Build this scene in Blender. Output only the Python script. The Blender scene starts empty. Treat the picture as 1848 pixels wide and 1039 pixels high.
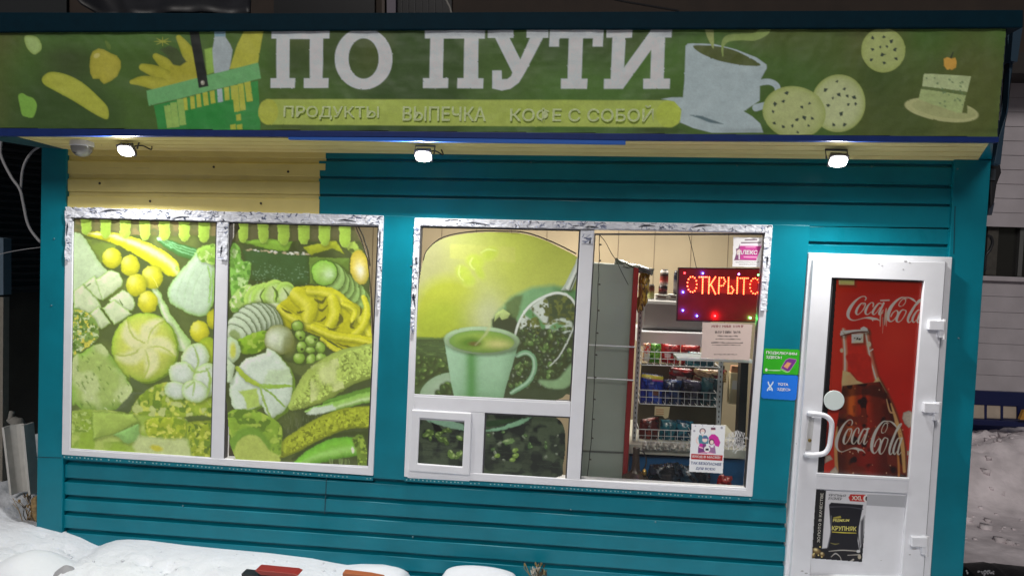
import bpy, bmesh, math, random
import numpy as np
from mathutils import Vector, Matrix
SC = bpy.context.scene
COL = SC.collection
rnd = random.Random(7)

# ---------------------------------------------------------------- camera
FPX, CX, CY = 1335.0, 924.0, 519.5
YAW, PIT, ROL = (math.radians(a) for a in (-5.308, -2.676, 1.981))
CAM = Vector((0.0, -4.8, 2.25))
def cam_axes():
    cy, sy, cp, sp = math.cos(YAW), math.sin(YAW), math.cos(PIT), math.sin(PIT)
    f = Vector((sy*cp, cy*cp, sp)); r = Vector((cy, -sy, 0)); u = r.cross(f)
    c, s = math.cos(ROL), math.sin(ROL)
    return c*r + s*u, -s*r + c*u, f
AR, AU, AF = cam_axes()
cd = bpy.data.cameras.new("camera"); cam = bpy.data.objects.new("camera", cd); COL.objects.link(cam)
M = Matrix((AR, AU, -AF)).transposed().to_4x4(); M.translation = CAM
cam.matrix_world = M
cd.sensor_width = 36; cd.lens = 36*FPX/1848; cd.clip_end = 500; cd.clip_start = 0.05
SC.camera = cam

# ---------------------------------------------------------------- night sky and distant street light
w = bpy.data.worlds.new("World"); SC.world = w; w.use_nodes = True
nt = w.node_tree; bg = nt.nodes["Background"]
sky = nt.nodes.new("ShaderNodeTexSky"); sky.sky_type = 'NISHITA'; sky.sun_disc = False
sky.sun_elevation = math.radians(38); sky.sun_rotation = math.radians(189)
nt.links.new(sky.outputs[0], bg.inputs[0]); bg.inputs[1].default_value = 0.010
sd = bpy.data.lights.new("street_glow", 'SUN'); sd.energy = 1.1; sd.angle = math.radians(16); sd.color = (1.0, 0.95, 0.9)
so = bpy.data.objects.new("street_glow", sd); COL.objects.link(so)
so.rotation_euler = Vector((0.16, 1.0, -0.80)).to_track_quat('-Z', 'Y').to_euler()
SC.view_settings.view_transform = 'Standard'; SC.view_settings.look = 'None'
SC.view_settings.exposure = 0.12; SC.view_settings.gamma = 1.0
LAMP_W = 47.0; ROOM_W = 95.0

# ---------------------------------------------------------------- helpers
def W(px, py, Y=0.0):
    d = AF*FPX + AR*(px-CX) - AU*(py-CY)
    return CAM + d*((Y-CAM.y)/d.y)
def lin1(c):
    c = c/255.0
    return c/12.92 if c <= 0.04045 else ((c+0.055)/1.055)**2.4
def S(r, g=None, b=None):
    if g is None: r, g, b = r
    return (lin1(r), lin1(g), lin1(b))
def sc3(c, k): return tuple(min(0.9, v*k) for v in c)

MATS = {}
def mat(name, col, rough=0.5, metal=0.0, spec=0.5, emit=None, estr=0.0, noise=0.0, nscale=20.0, bump=0.0, bscale=60.0, coat=0.0):
    if name in MATS: return MATS[name]
    m = bpy.data.materials.new(name); m.use_nodes = True
    n = m.node_tree.nodes; l = m.node_tree.links; b = n["Principled BSDF"]
    b.inputs["Roughness"].default_value = rough; b.inputs["Metallic"].default_value = metal
    b.inputs["Specular IOR Level"].default_value = spec; b.inputs["Coat Weight"].default_value = coat
    tc = n.new("ShaderNodeTexCoord")
    if noise > 0:
        t = n.new("ShaderNodeTexNoise"); t.inputs["Scale"].default_value = nscale; t.inputs["Detail"].default_value = 5
        l.new(tc.outputs["Object"], t.inputs["Vector"])
        mr = n.new("ShaderNodeMapRange"); mr.inputs[1].default_value = 0.3; mr.inputs[2].default_value = 0.7
        mr.inputs[3].default_value = 1-noise; mr.inputs[4].default_value = 1+noise
        l.new(t.outputs["Fac"], mr.inputs[0])
        mx = n.new("ShaderNodeVectorMath"); mx.operation = 'SCALE'; mx.inputs[0].default_value = col
        l.new(mr.outputs[0], mx.inputs["Scale"]); l.new(mx.outputs[0], b.inputs["Base Color"])
    else:
        b.inputs["Base Color"].default_value = (*col, 1)
    if bump > 0:
        t2 = n.new("ShaderNodeTexNoise"); t2.inputs["Scale"].default_value = bscale; t2.inputs["Detail"].default_value = 4
        l.new(tc.outputs["Object"], t2.inputs["Vector"])
        bp = n.new("ShaderNodeBump"); bp.inputs["Strength"].default_value = bump; bp.inputs["Distance"].default_value = 0.01
        l.new(t2.outputs["Fac"], bp.inputs["Height"]); l.new(bp.outputs[0], b.inputs["Normal"])
    if emit:
        b.inputs["Emission Color"].default_value = (*emit, 1); b.inputs["Emission Strength"].default_value = estr
    MATS[name] = m; return m
def vmat(name, rough=0.4, coat=0.0, bump=0.0, bscale=25.0, spec=0.4, grain=0.05):
    """printed surface: colour comes from the mesh's own colour attribute"""
    if name in MATS: return MATS[name]
    m = bpy.data.materials.new(name); m.use_nodes = True
    n = m.node_tree.nodes; l = m.node_tree.links; b = n["Principled BSDF"]
    a = n.new("ShaderNodeAttribute"); a.attribute_name = "col"
    tc = n.new("ShaderNodeTexCoord"); t = n.new("ShaderNodeTexNoise"); t.inputs["Scale"].default_value = 220
    l.new(tc.outputs["Object"], t.inputs["Vector"])
    mr = n.new("ShaderNodeMapRange"); mr.inputs[3].default_value = 1-grain; mr.inputs[4].default_value = 1+grain
    l.new(t.outputs["Fac"], mr.inputs[0])
    mx = n.new("ShaderNodeVectorMath"); mx.operation = 'SCALE'
    l.new(a.outputs["Color"], mx.inputs[0]); l.new(mr.outputs[0], mx.inputs["Scale"]); l.new(mx.outputs[0], b.inputs["Base Color"])
    b.inputs["Roughness"].default_value = rough; b.inputs["Coat Weight"].default_value = coat
    b.inputs["Specular IOR Level"].default_value = spec
    if bump > 0:
        t2 = n.new("ShaderNodeTexNoise"); t2.inputs["Scale"].default_value = bscale; t2.inputs["Detail"].default_value = 3
        mp = n.new("ShaderNodeMapping"); mp.inputs["Scale"].default_value = (0.35, 1, 1.6)
        l.new(tc.outputs["Object"], mp.inputs[0]); l.new(mp.outputs[0], t2.inputs["Vector"])
        bp = n.new("ShaderNodeBump"); bp.inputs["Strength"].default_value = bump; bp.inputs["Distance"].default_value = 0.02
        l.new(t2.outputs["Fac"], bp.inputs["Height"]); l.new(bp.outputs[0], b.inputs["Normal"])
    MATS[name] = m; return m
def glassmat():
    if "window_glass" in MATS: return MATS["window_glass"]
    m = bpy.data.materials.new("window_glass"); m.use_nodes = True
    n = m.node_tree.nodes; l = m.node_tree.links; n.clear()
    out = n.new("ShaderNodeOutputMaterial"); mix = n.new("ShaderNodeMixShader")
    tr = n.new("ShaderNodeBsdfTransparent"); tr.inputs[0].default_value = (0.94, 0.96, 0.95, 1)
    gl = n.new("ShaderNodeBsdfGlossy"); gl.inputs["Roughness"].default_value = 0.03
    fr = n.new("ShaderNodeFresnel"); fr.inputs[0].default_value = 1.5
    l.new(fr.outputs[0], mix.inputs[0]); l.new(tr.outputs[0], mix.inputs[1]); l.new(gl.outputs[0], mix.inputs[2])
    l.new(mix.outputs[0], out.inputs[0]); MATS["window_glass"] = m; return m

def mk(name, V, F, m, parent=None, smooth=False, cols=None, bevel=0.0, kind=None):
    me = bpy.data.meshes.new(name); me.from_pydata([tuple(v) for v in V], [], F); me.update()
    if cols is not None:
        at = me.color_attributes.new("col", 'FLOAT_COLOR', 'POINT')
        a = np.ones((len(V), 4), dtype=np.float32); a[:, :3] = cols; at.data.foreach_set("color", a.ravel())
    me.materials.append(m)
    if smooth: me.polygons.foreach_set("use_smooth", [True]*len(me.polygons))
    o = bpy.data.objects.new(name, me); COL.objects.link(o)
    if parent: adopt(o, parent)
    if bevel > 0:
        b = o.modifiers.new("bevel", 'BEVEL'); b.width = bevel; b.segments = 2; b.limit_method = 'ANGLE'
    if kind: o["kind"] = kind
    return o
def adopt(o, parent):
    o.parent = parent
    o.matrix_parent_inverse = base_of(parent).inverted()
def base_of(p):
    m = p.matrix_basis.copy()
    if p.parent: m = base_of(p.parent) @ p.matrix_parent_inverse @ m
    return m
def thing(name, label, cat, loc=(0, 0, 0), group=None):
    o = bpy.data.objects.new(name, None); COL.objects.link(o); o.location = loc; o.empty_display_size = 0.1
    return tag(o, label, cat, group)
def tag(o, label, cat, group=None, kind=None):
    o["label"] = label; o["category"] = cat
    if group: o["group"] = group
    if kind: o["kind"] = kind
    return o

class MB:
    def __init__(s): s.V = []; s.F = []; s.C = []
    def add(s, V, F, c=None):
        k = len(s.V); s.V += [Vector(v) for v in V]; s.F += [[i+k for i in f] for f in F]
        if c is not None: s.C += [c]*len(V)
        return s
    def box(s, x0, x1, y0, y1, z0, z1, c=None):
        return s.add([(x0,y0,z0),(x1,y0,z0),(x1,y1,z0),(x0,y1,z0),(x0,y0,z1),(x1,y0,z1),(x1,y1,z1),(x0,y1,z1)],
              [[0,3,2,1],[4,5,6,7],[0,1,5,4],[1,2,6,5],[2,3,7,6],[3,0,4,7]], c)
    def slab(s, q, Y0, Y1, c=None):
        """prism whose front outline q (photo points) lies in the plane Y0 and runs straight back to Y1"""
        f = [W(x, y, Y0) for x, y in q]; n = len(f)
        b = [Vector((p.x, Y1, p.z)) for p in f]
        F = [list(range(n))[::-1], list(range(n, 2*n))] + [[i, (i+1) % n, n+(i+1) % n, n+i] for i in range(n)]
        return s.add(f+b, F, c)
    def ring(s, qo, qi, Y0, Y1):
        """mitred frame between an outer and an inner four-sided outline"""
        o = [W(x, y, Y0) for x, y in qo]; i_ = [W(x, y, Y0) for x, y in qi]
        bk = lambda L: [Vector((p.x, Y1, p.z)) for p in L]
        V = o+i_+bk(o)+bk(i_); F = []
        for k in range(4):
            j = (k+1) % 4
            F += [[k, 4+k, 4+j, j], [8+k, 8+j, 12+j, 12+k], [k, j, 8+j, 8+k], [4+k, 12+k, 12+j, 4+j]]
        return s.add(V, F)
    def tube(s, P, r, seg=8, c=None, closed=False):
        P = [Vector(p) for p in P]; n = len(P); R = r if hasattr(r, '__len__') else [r]*n
        V = []; up = Vector((0.13, 0.31, 0.94))
        for i, p in enumerate(P):
            a = P[i-1] if (i > 0 or closed) else p; b = P[(i+1) % n] if (i < n-1 or closed) else p
            t = (b-a).normalized(); e1 = t.cross(up)
            if e1.length < 1e-3: e1 = t.cross(Vector((1, 0, 0)))
            e1.normalize(); e2 = t.cross(e1)
            V += [p + (e1*math.cos(6.2832*k/seg) + e2*math.sin(6.2832*k/seg))*R[i] for k in range(seg)]
        F = []
        for i in range(n if closed else n-1):
            j = (i+1) % n
            F += [[i*seg+k, i*seg+(k+1) % seg, j*seg+(k+1) % seg, j*seg+k] for k in range(seg)]
        if not closed: F += [list(range(seg))[::-1], [(n-1)*seg+k for k in range(seg)]]
        return s.add(V, F, c)
    def lathe(s, ctr, prof, ax=Vector((0, 0, 1)), seg=20, cap=True, c=None):
        ctr = Vector(ctr); ax = ax.normalized(); e1 = ax.cross(Vector((0.2, 1, 0.1))).normalized(); e2 = ax.cross(e1)
        V = []; n = len(prof)
        for r, h in prof: V += [ctr+ax*h+(e1*math.cos(6.2832*k/seg)+e2*math.sin(6.2832*k/seg))*r for k in range(seg)]
        F = [[i*seg+k, i*seg+(k+1) % seg, (i+1)*seg+(k+1) % seg, (i+1)*seg+k] for i in range(n-1) for k in range(seg)]
        if cap: F += [list(range(seg))[::-1], [(n-1)*seg+k for k in range(seg)]]
        return s.add(V, F, c)
    def build(s, name, m, parent=None, smooth=False, bevel=0.0, kind=None):
        return mk(name, s.V, s.F, m, parent, smooth, np.array(s.C) if s.C else None, bevel, kind)

def crom(P, n=8, closed=False):
    """smooth curve through points of any dimension"""
    P = [np.array(p, float) for p in P]; out = []; N = len(P)
    g = lambda i: P[i % N] if closed else P[min(max(i, 0), N-1)]
    for i in range(N if closed else N-1):
        a, b, c, d = g(i-1), g(i), g(i+1), g(i+2)
        for k in range(n):
            t = k/n; out.append(0.5*(2*b+(c-a)*t+(2*a-5*b+4*c-d)*t*t+(3*b-a-3*c+d)*t**3))
    if not closed: out.append(P[-1])
    return out
def T(pts, s, ox, oy): return [(ox+p[0]/s, oy+p[1]/s) + tuple(p[2:]) for p in pts]

def fnoise(shape, cell, seed, octv=3):
    r = np.random.RandomState(seed); h, w_ = shape; out = np.zeros(shape); amp = 1; tot = 0
    for o in range(octv):
        c = max(1.0, cell/2**o); gh, gw = int(h/c)+3, int(w_/c)+3; g = r.rand(gh, gw)
        yy = np.arange(h)/c; xx = np.arange(w_)/c; y0 = yy.astype(int); x0 = xx.astype(int)
        fy = (yy-y0)[:, None]; fx = (xx-x0)[None]; fy = fy*fy*(3-2*fy); fx = fx*fx*(3-2*fx)
        a = g[y0][:, x0]; b = g[y0][:, x0+1]; c_ = g[y0+1][:, x0]; d = g[y0+1][:, x0+1]
        out += amp*((a*(1-fx)+b*fx)*(1-fy)+(c_*(1-fx)+d*fx)*fy); tot += amp; amp *= 0.55
    return out/tot

class Cv:
    """artwork of a printed sheet, painted on a fine grid that becomes the sheet's own mesh"""
    def __init__(s, x0, y0, x1, y1, base, step=1.0, gain=1.0):
        s.st = step; s.x = np.arange(x0, x1+step*0.5, step); s.y = np.arange(y0, y1+step*0.5, step)
        s.X, s.Y = np.meshgrid(s.x, s.y); s.gain = gain
        s.C = np.ones(s.X.shape+(3,))*np.array(base, float); s.M = np.ones(s.X.shape, bool); s.k = 0; s.vol = 0.0
    def win(s, x0, y0, x1, y1):
        i0 = np.searchsorted(s.x, x0); i1 = np.searchsorted(s.x, x1); j0 = np.searchsorted(s.y, y0); j1 = np.searchsorted(s.y, y1)
        return (slice(j0, max(j0, j1)), slice(i0, max(i0, i1)))
    def put(s, sl, a, col):
        if a.size == 0: return
        c = np.array(col, float); s.C[sl] = s.C[sl]*(1-a[..., None]) + c*a[..., None]
    def sdf(s, P, X, Y):
        P = np.array(P, float)[:, :2]; d = np.full(X.shape, 1e9); ins = np.zeros(X.shape, bool); n = len(P)
        for i in range(n):
            a, b = P[i], P[(i+1) % n]; e = b-a; L = e@e+1e-9
            t = np.clip(((X-a[0])*e[0]+(Y-a[1])*e[1])/L, 0, 1)
            d = np.minimum(d, (X-a[0]-t*e[0])**2+(Y-a[1]-t*e[1])**2)
            if a[1] != b[1]:
                cr = ((a[1] > Y) != (b[1] > Y)) & (X < (b[0]-a[0])*(Y-a[1])/(b[1]-a[1])+a[0]); ins ^= cr
        d = np.sqrt(d); return np.where(ins, -d, d)
    def tone(s, X, Y, col, mott, cell):
        s.k += 1; c = np.ones(X.shape+(3,))*np.array(col, float)
        if mott and X.size: c *= (1+mott*(fnoise(X.shape, cell, s.k*13+5)*2-1))[..., None]
        return c
    def relief(s, sl, d, c, ew):
        """printed light and shade of a rounded motif, with the soft shadow it throws in the picture"""
        if not s.vol or min(d.shape) < 9: return c
        gy, gx = np.gradient(d, s.st); f = np.clip(1+d/ew, 0, 1)**1.1*(d < 1)
        sh = (-.55*gx-.8*gy)*f; c = c*(1+s.vol*sh)[..., None]
        n = max(1, int(2.5/s.st)); ds = np.roll(np.roll(d, n, 0), n, 1); ds[:n] = 9; ds[:, :n] = 9
        a = np.clip(.6-ds/7, 0, .6)*1.0; s.put(sl, a*.75*(d > -1), (.035, .045, .02)); return c
    def poly(s, P, col, soft=1.0, edge=None, ew=6, mott=0.12, cell=9, smooth=False, op=1.0):
        if smooth: P = crom(P, 6, True)
        q = np.array(P, float)[:, :2]; pd = soft+1+(8 if s.vol else 0); sl = s.win(q[:, 0].min()-pd, q[:, 1].min()-pd, q[:, 0].max()+pd, q[:, 1].max()+pd)
        X, Y = s.X[sl], s.Y[sl]
        if X.size == 0: return
        d = s.sdf(P, X, Y); a = np.clip(0.5-d/soft, 0, 1)*op; c = s.tone(X, Y, col, mott, cell)
        if edge is not None:
            t = np.clip(1+d/ew, 0, 1)[..., None]**1.5; c = c*(1-t)+np.array(edge)*t
        if soft < 2.5: c = s.relief(sl, d, c, min(16, .22*min(d.shape)*s.st))
        s.put(sl, a, c)
    def cut(s, P, smooth=False, inv=False):
        if smooth: P = crom(P, 6, True)
        d = s.sdf(P, s.X, s.Y); s.M &= (d < 0) if inv else (d > 0)
    def ell(s, cx, cy, rx, ry, rot, col, edge=None, hi=None, soft=1.0, mott=0.08, op=1.0, pw=2.0, hx=-.35, hy=-.4):
        R = max(rx, ry)+soft+1+(8 if s.vol else 0); sl = s.win(cx-R, cy-R, cx+R, cy+R); X, Y = s.X[sl]-cx, s.Y[sl]-cy
        if X.size == 0: return
        c_, s_ = math.cos(math.radians(rot)), math.sin(math.radians(rot))
        u = (X*c_+Y*s_)/rx; v = (-X*s_+Y*c_)/ry; r = np.sqrt(u*u+v*v); a = np.clip((1-r)*min(rx, ry)/soft+0.5, 0, 1)*op
        c = s.tone(X, Y, col, mott, 7)
        if edge is not None:
            t = np.clip(r, 0, 1)[..., None]**pw; c = c*(1-t)+np.array(edge)*t
        if hi is not None:
            t = np.exp(-((u-hx)**2+(v-hy)**2)*6)[..., None]; c = c*(1-t)+np.array(hi)*t
        if soft < 2.5 and min(rx, ry) > 4: c = s.relief(sl, (r-1)*min(rx, ry), c, min(rx, ry)*.7)
        s.put(sl, a, c)
    def stroke(s, P, col, soft=1.0, edge=None, hi=None, n=8, mott=0.08, cell=7, raw=False, op=1.0, hoff=-.25):
        """P: (x, y, full width)"""
        Q = np.array(P if raw else crom(P, n), float); m = Q[:, 2].max()*.5+2+(8 if s.vol else 0)
        sl = s.win(Q[:, 0].min()-m, Q[:, 1].min()-m, Q[:, 0].max()+m, Q[:, 1].max()+m); X, Y = s.X[sl], s.Y[sl]
        if X.size == 0: return
        best = np.full(X.shape, -1e9); sd_ = np.zeros(X.shape)
        for a, b in zip(Q[:-1], Q[1:]):
            e = b[:2]-a[:2]; L = e@e+1e-9; t = np.clip(((X-a[0])*e[0]+(Y-a[1])*e[1])/L, 0, 1)
            d = np.hypot(X-a[0]-t*e[0], Y-a[1]-t*e[1]); hw = (a[2]+(b[2]-a[2])*t)/2; v = hw-d
            up = v > best; best = np.where(up, v, best)
            sd_ = np.where(up, ((X-a[0])*e[1]-(Y-a[1])*e[0])/math.sqrt(L)/np.maximum(hw, .1), sd_)
        a_ = np.clip(best/soft+0.5, 0, 1)*op; c = s.tone(X, Y, col, mott, cell)
        if edge is not None: t = np.clip(np.abs(sd_), 0, 1)[..., None]**2.5; c = c*(1-t)+np.array(edge)*t
        if hi is not None: t = np.exp(-((sd_-hoff)*3)**2)[..., None]; c = c*(1-t)+np.array(hi)*t
        if Q[:, 2].max() > 9 and soft < 2.5: c = s.relief(sl, -best, c, Q[:, 2].max()*.4)
        s.put(sl, a_, c)
    def grain(s, P, cols, cell, seed, thr=0.5, soft=0.06, smooth=False, octv=2):
        """patchy texture inside outline P"""
        q = np.array(P, float)[:, :2]; sl = s.win(q[:, 0].min(), q[:, 1].min(), q[:, 0].max(), q[:, 1].max()); X, Y = s.X[sl], s.Y[sl]
        if X.size == 0: return
        d = s.sdf(crom(P, 6, True) if smooth else P, X, Y); inside = np.clip(-d, 0, 1)
        for i, c in enumerate(cols):
            nz = fnoise(X.shape, cell, seed+i*17, octv); a = np.clip((nz-thr)/soft, 0, 1)*inside; s.put(sl, a, c)
    def photo(s, warp=1.6, mott=.13, wash=None, wk=.1, seed=5):
        """natural irregularity: ragged outlines, fine tonal mottle, slight softness, overall tint"""
        h, w_ = s.X.shape; jj, ii = np.mgrid[0:h, 0:w_]
        a = (fnoise((h, w_), 7/s.st, seed)-.5)*4*warp/s.st; b = (fnoise((h, w_), 7/s.st, seed+1)-.5)*4*warp/s.st
        s.C = s.C[np.clip(np.rint(jj+a), 0, h-1).astype(int), np.clip(np.rint(ii+b), 0, w_-1).astype(int)]
        nz = fnoise((h, w_), 12/s.st, seed+2, 4)*.6+fnoise((h, w_), 3.2/s.st, seed+3, 2)*.4
        s.C *= (1+mott*4*(nz-.5))[..., None]
        if wash is not None: s.C = s.C*(1-wk)+np.array(wash)*wk
        nz2 = np.random.RandomState(seed+7).rand(h, w_)-.5; s.C *= (1+.10*nz2)[..., None]; P = np.pad(s.C, ((1, 1), (1, 1), (0, 0)), 'edge')
        s.C = (P[1:-1, 1:-1]*9+(P[:-2, 1:-1]+P[2:, 1:-1]+P[1:-1, :-2]+P[1:-1, 2:])*.75)/12
    def mesh(s, name, m, parent, Y=0.0, relief=0.0, seed=3, rcell=9):
        d0 = AF*FPX; h, w_ = s.X.shape
        D = np.array(d0)[None, None]+np.array(AR)*(s.X-CX)[..., None]-np.array(AU)*(s.Y-CY)[..., None]
        P = np.array(CAM)+D*((Y-CAM.y)/D[..., 1])[..., None]
        if relief: P[..., 1] += relief*(fnoise(s.X.shape, rcell/s.st, seed, 3)-0.5)*2
        idx = np.arange(h*w_).reshape(h, w_)
        fm = s.M[:-1, :-1] & s.M[1:, :-1] & s.M[:-1, 1:] & s.M[1:, 1:]
        F = np.stack([idx[:-1, :-1], idx[1:, :-1], idx[1:, 1:], idx[:-1, 1:]], -1)[fm]
        used = np.unique(F); rem = np.full(h*w_, -1); rem[used] = np.arange(len(used)); F = rem[F]
        V = P.reshape(-1, 3)[used]; C = np.clip(s.C*s.gain, 0.002, 0.88).reshape(-1, 3)[used]
        me = bpy.data.meshes.new(name); me.vertices.add(len(V)); me.vertices.foreach_set("co", V.astype(np.float32).ravel())
        me.loops.add(F.size); me.loops.foreach_set("vertex_index", F.astype(np.int32).ravel())
        me.polygons.add(len(F)); me.polygons.foreach_set("loop_start", np.arange(0, F.size, 4, dtype=np.int32))
        me.polygons.foreach_set("loop_total", np.full(len(F), 4, np.int32)); me.update(calc_edges=True); me.validate()
        at = me.color_attributes.new("col", 'FLOAT_COLOR', 'POINT'); a = np.ones((len(V), 4), np.float32); a[:, :3] = C
        at.data.foreach_set("color", a.ravel()); me.materials.append(m)
        if relief: me.polygons.foreach_set("use_smooth", [True]*len(F))
        o = bpy.data.objects.new(name, me); COL.objects.link(o)
        if parent: adopt(o, parent)
        return o

def text_geo(s, q, Y, bold=0.0, squeeze=None):
    """letters of s fitted to the four photo points q (TL, TR, BR, BL) in the plane Y"""
    c = bpy.data.curves.new("lettering", 'FONT'); c.body = s; c.size = 1; c.offset = bold; c.resolution_u = 3
    o = bpy.data.objects.new("lettering", c); COL.objects.link(o); bpy.context.view_layer.update()
    me = o.evaluated_get(bpy.context.evaluated_depsgraph_get()).to_mesh()
    V = [v.co.copy() for v in me.vertices]; F = [list(p.vertices) for p in me.polygons]
    o.evaluated_get(bpy.context.evaluated_depsgraph_get()).to_mesh_clear()
    bpy.data.objects.remove(o); bpy.data.curves.remove(c)
    xs = [v.x for v in V]; ys = [v.y for v in V]; x0, x1, y0, y1 = min(xs), max(xs), min(ys), max(ys)
    out = []
    for v in V:
        u = (v.x-x0)/(x1-x0); t = 1-(v.y-y0)/(y1-y0)
        a = [(1-u)*(1-t), u*(1-t), u*t, (1-u)*t]
        out.append(W(sum(k*p[0] for k, p in zip(a, q)), sum(k*p[1] for k, p in zip(a, q)), Y))
    r = random.Random(len(out)); V2 = []; F2 = []      # fonts overlap their own contours: keep every face on its own hair-thin level
    for f in F:
        d = Vector((0, r.uniform(-.0005, 0), 0)); F2.append(list(range(len(V2), len(V2)+len(f)))); V2 += [out[i]+d for i in f]
    return V2, F2
def box4(x0, y0, x1, y1, sl=0.03, ln=-0.05):
    """photo box that follows the slope of the facade lines"""
    dx, dy = x1-x0, y1-y0
    return [(x0, y0), (x1, y0+dx*sl), (x1+dy*ln, y1+dx*sl), (x0+dy*ln, y1)]
def letters(name, items, Y, m, parent):
    for s, q, bold in items: MB().add(*text_geo(s, q, Y, bold)).build(name, m, parent)

# ---------------------------------------------------------------- materials
TEAL = mat("teal_painted_metal", (0.0, 0.178, 0.242), 0.36, spec=0.35, noise=0.10, nscale=4, bump=0.10, bscale=7)
TEAL_DIRT = None
YELLOW = mat("yellow_vinyl_siding", (0.70, 0.60, 0.22), 0.5, noise=0.05, nscale=6)
PVC = mat("white_plastic_frame", (0.74, 0.75, 0.79), 0.35, noise=0.03, nscale=9)
PVCD = mat("grey_gasket", (0.05, 0.05, 0.055), 0.6)
NAVY = mat("navy_painted_strip", (0.008, 0.03, 0.17), 0.35, noise=0.1)
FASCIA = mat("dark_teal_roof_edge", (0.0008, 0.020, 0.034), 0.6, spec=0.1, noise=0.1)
SNOWM = mat("snow", (0.70, 0.725, 0.77), 0.8, spec=0.2, noise=0.05, nscale=5, bump=0.9, bscale=38)
WHITE_INK = mat("white_ink", (0.80, 0.80, 0.80), 0.5)
BLACKM = mat("black_plastic", (0.012, 0.012, 0.014), 0.45)
PRINT = vmat("printed_film", 0.3, coat=0.35, bump=0.10, bscale=5)
BANNERM = vmat("printed_banner_vinyl", 0.5, bump=0.5, bscale=3.5)
PAPER = vmat("printed_paper", 0.6)
GOODS = vmat("glossy_packaging", 0.25, coat=0.4, bump=0.4, bscale=45)
#@@BUILD
# ================================================================ the kiosk itself
shop = thing("shop_kiosk", "teal metal-clad roadside shop with a pale yellow patch of siding", "building", W(900, 1039, 1.0))

def siding(name, q, gl, gr, m, parent, Y=0.0, gw=0.030, dep=0.018, lip=0.0):
    """horizontal boards: gl / gr are the photo heights of the grooves at the left and right edges"""
    TL, TR, BR, BL = [W(x, y, Y) for x, y in q]
    def edge(P, Q, z): t = (z-P.z)/(Q.z-P.z); return P.x+(Q.x-P.x)*t
    L = [(TL.z, 0)]; R = [(TR.z, 0)]
    for a, b in zip(gl, gr):
        za = W(q[0][0], a, Y).z; zb = W(q[1][0], b, Y).z
        for off, dp in ((gw*.5, 0), (gw*.5-.003, dep), (-gw*.30, dep), (-gw*.5, 0.0015), (-gw*.5-.004, 0)):
            L.append((za+off, dp)); R.append((zb+off, dp))
    L.append((BL.z, lip)); R.append((BR.z, lip))
    NX = 24; b = MB(); r = random.Random(len(gl)*31+int(q[0][0]))
    V = []; F = []; n = len(L)
    for i in range(NX+1):
        u = i/NX
        for (zl, d), (zr, _) in zip(L, R):
            z = zl+(zr-zl)*u; xl = edge(TL, BL, zl); xr = edge(TR, BR, zr)
            V.append((xl+(xr-xl)*u, Y+d+r.uniform(-.0012, .0012), z+r.uniform(-.0008, .0008)))
    for i in range(NX):
        for k in range(n-1): F.append([i*n+k, i*n+k+1, (i+1)*n+k+1, (i+1)*n+k])
    return b.add(V, F).build(name, m, parent)

# lower boards
gl = [833, 864.5, 895, 924, 955, 985, 1015, 1045]; gr = [912, 948.5, 982, 1017, 1051, 1085, 1119, 1152]
siding("lower_siding", [(110, 819), (1420, 899), (1411, 1172), (104, 1072)], gl, gr, TEAL, shop, 0.0, 0.034, 0.036)
# upper boards, teal with the yellow patch on the left
siding("upper_siding", [(576, 272), (1723, 288), (1722, 411), (575, 397)], [288, 320, 352], [299, 337, 371], TEAL, shop, 0.0, 0.018, 0.02)
siding("yellow_siding", [(119, 267), (588, 273), (587, 307.5), (119, 302)], [285], [290.5], YELLOW, shop, -0.006, 0.040, 0.013)
siding("yellow_siding", [(119, 302), (577, 307.5), (576, 386), (118, 379)], [318, 350], [323, 355.5], YELLOW, shop, -0.005, 0.040, 0.013)
siding("door_header_siding", [(1459, 402), (1723, 409), (1721, 472), (1458, 462)], [405.5, 438], [411, 444], TEAL, shop, 0.002, 0.022, 0.02)
# flat corner posts and window surrounds
MB().slab([(75, 262), (120, 263), (110, 1075), (64, 1068)], -0.022, 0.05).build("corner_trim", TEAL, shop, bevel=.004)
MB().slab([(1723, 287), (1789, 289), (1728, 1180), (1672, 1176)], -0.022, 0.05).build("corner_trim", TEAL, shop, bevel=.004)
MB().slab([(684, 388.5), (756, 391), (736, 866), (664, 861)], -0.008, 0.05).build("window_surround", TEAL, shop, bevel=.002)
MB().slab([(1386, 405), (1462, 407), (1420, 903.5), (1346, 899)], -0.010, 0.05).build("window_surround", TEAL, shop, bevel=.002)
# joints between panel lengths, and screw heads
MB().slab([(588.5, 862), (590, 862), (586.5, 927), (585, 927)], -.0022, .004).build("panel_joint", mat("dark_joint", (0, .05, .075), .5), shop)
MB().slab([(1723, 372), (1724.6, 372), (1722, 458), (1720.5, 458)], -.0235, -.02).build("panel_joint", mat("dark_joint", (0, .05, .075), .5), shop)
MB().slab([(64, 823.5), (111, 825), (111, 826.2), (64, 824.7)], -.0235, -.02).build("panel_joint", mat("dark_joint", (0, .05, .075), .5), shop)
sb = MB()
for x, y, Y in ((98, 431, -.022), (93, 551, -.022), (1183, 941, 0), (1030, 919, 0), (745, 968, 0), (330, 912, 0), (1330, 299, 0), (1728, 305, -.022), (1573, 301, 0), (958, 293, 0), (1690, 700, -.022), (1730, 610, -.022), (742, 480, -.008), (681, 700, -.008), (1384, 560, -.010)):
    sb.lathe(W(x, y, Y), [(.006, 0), (.006, .003), (.003, .0045)], Vector((0, -1, 0)), 10)
sb.build("screw_heads", mat("screw_steel", (.10, .2, .24), .35, metal=.5), shop)
sb = MB()
for x, y in ((386, 301.5), (271, 363), (471, 367), (180, 331), (520, 310)): sb.lathe(W(x, y, -.006), [(.008, 0), (.008, .003), (.004, .005)], Vector((0, -1, 0)), 10)
sb.build("screw_heads", mat("rusty_screw", (.05, .04, .03), .6), shop)
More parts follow.
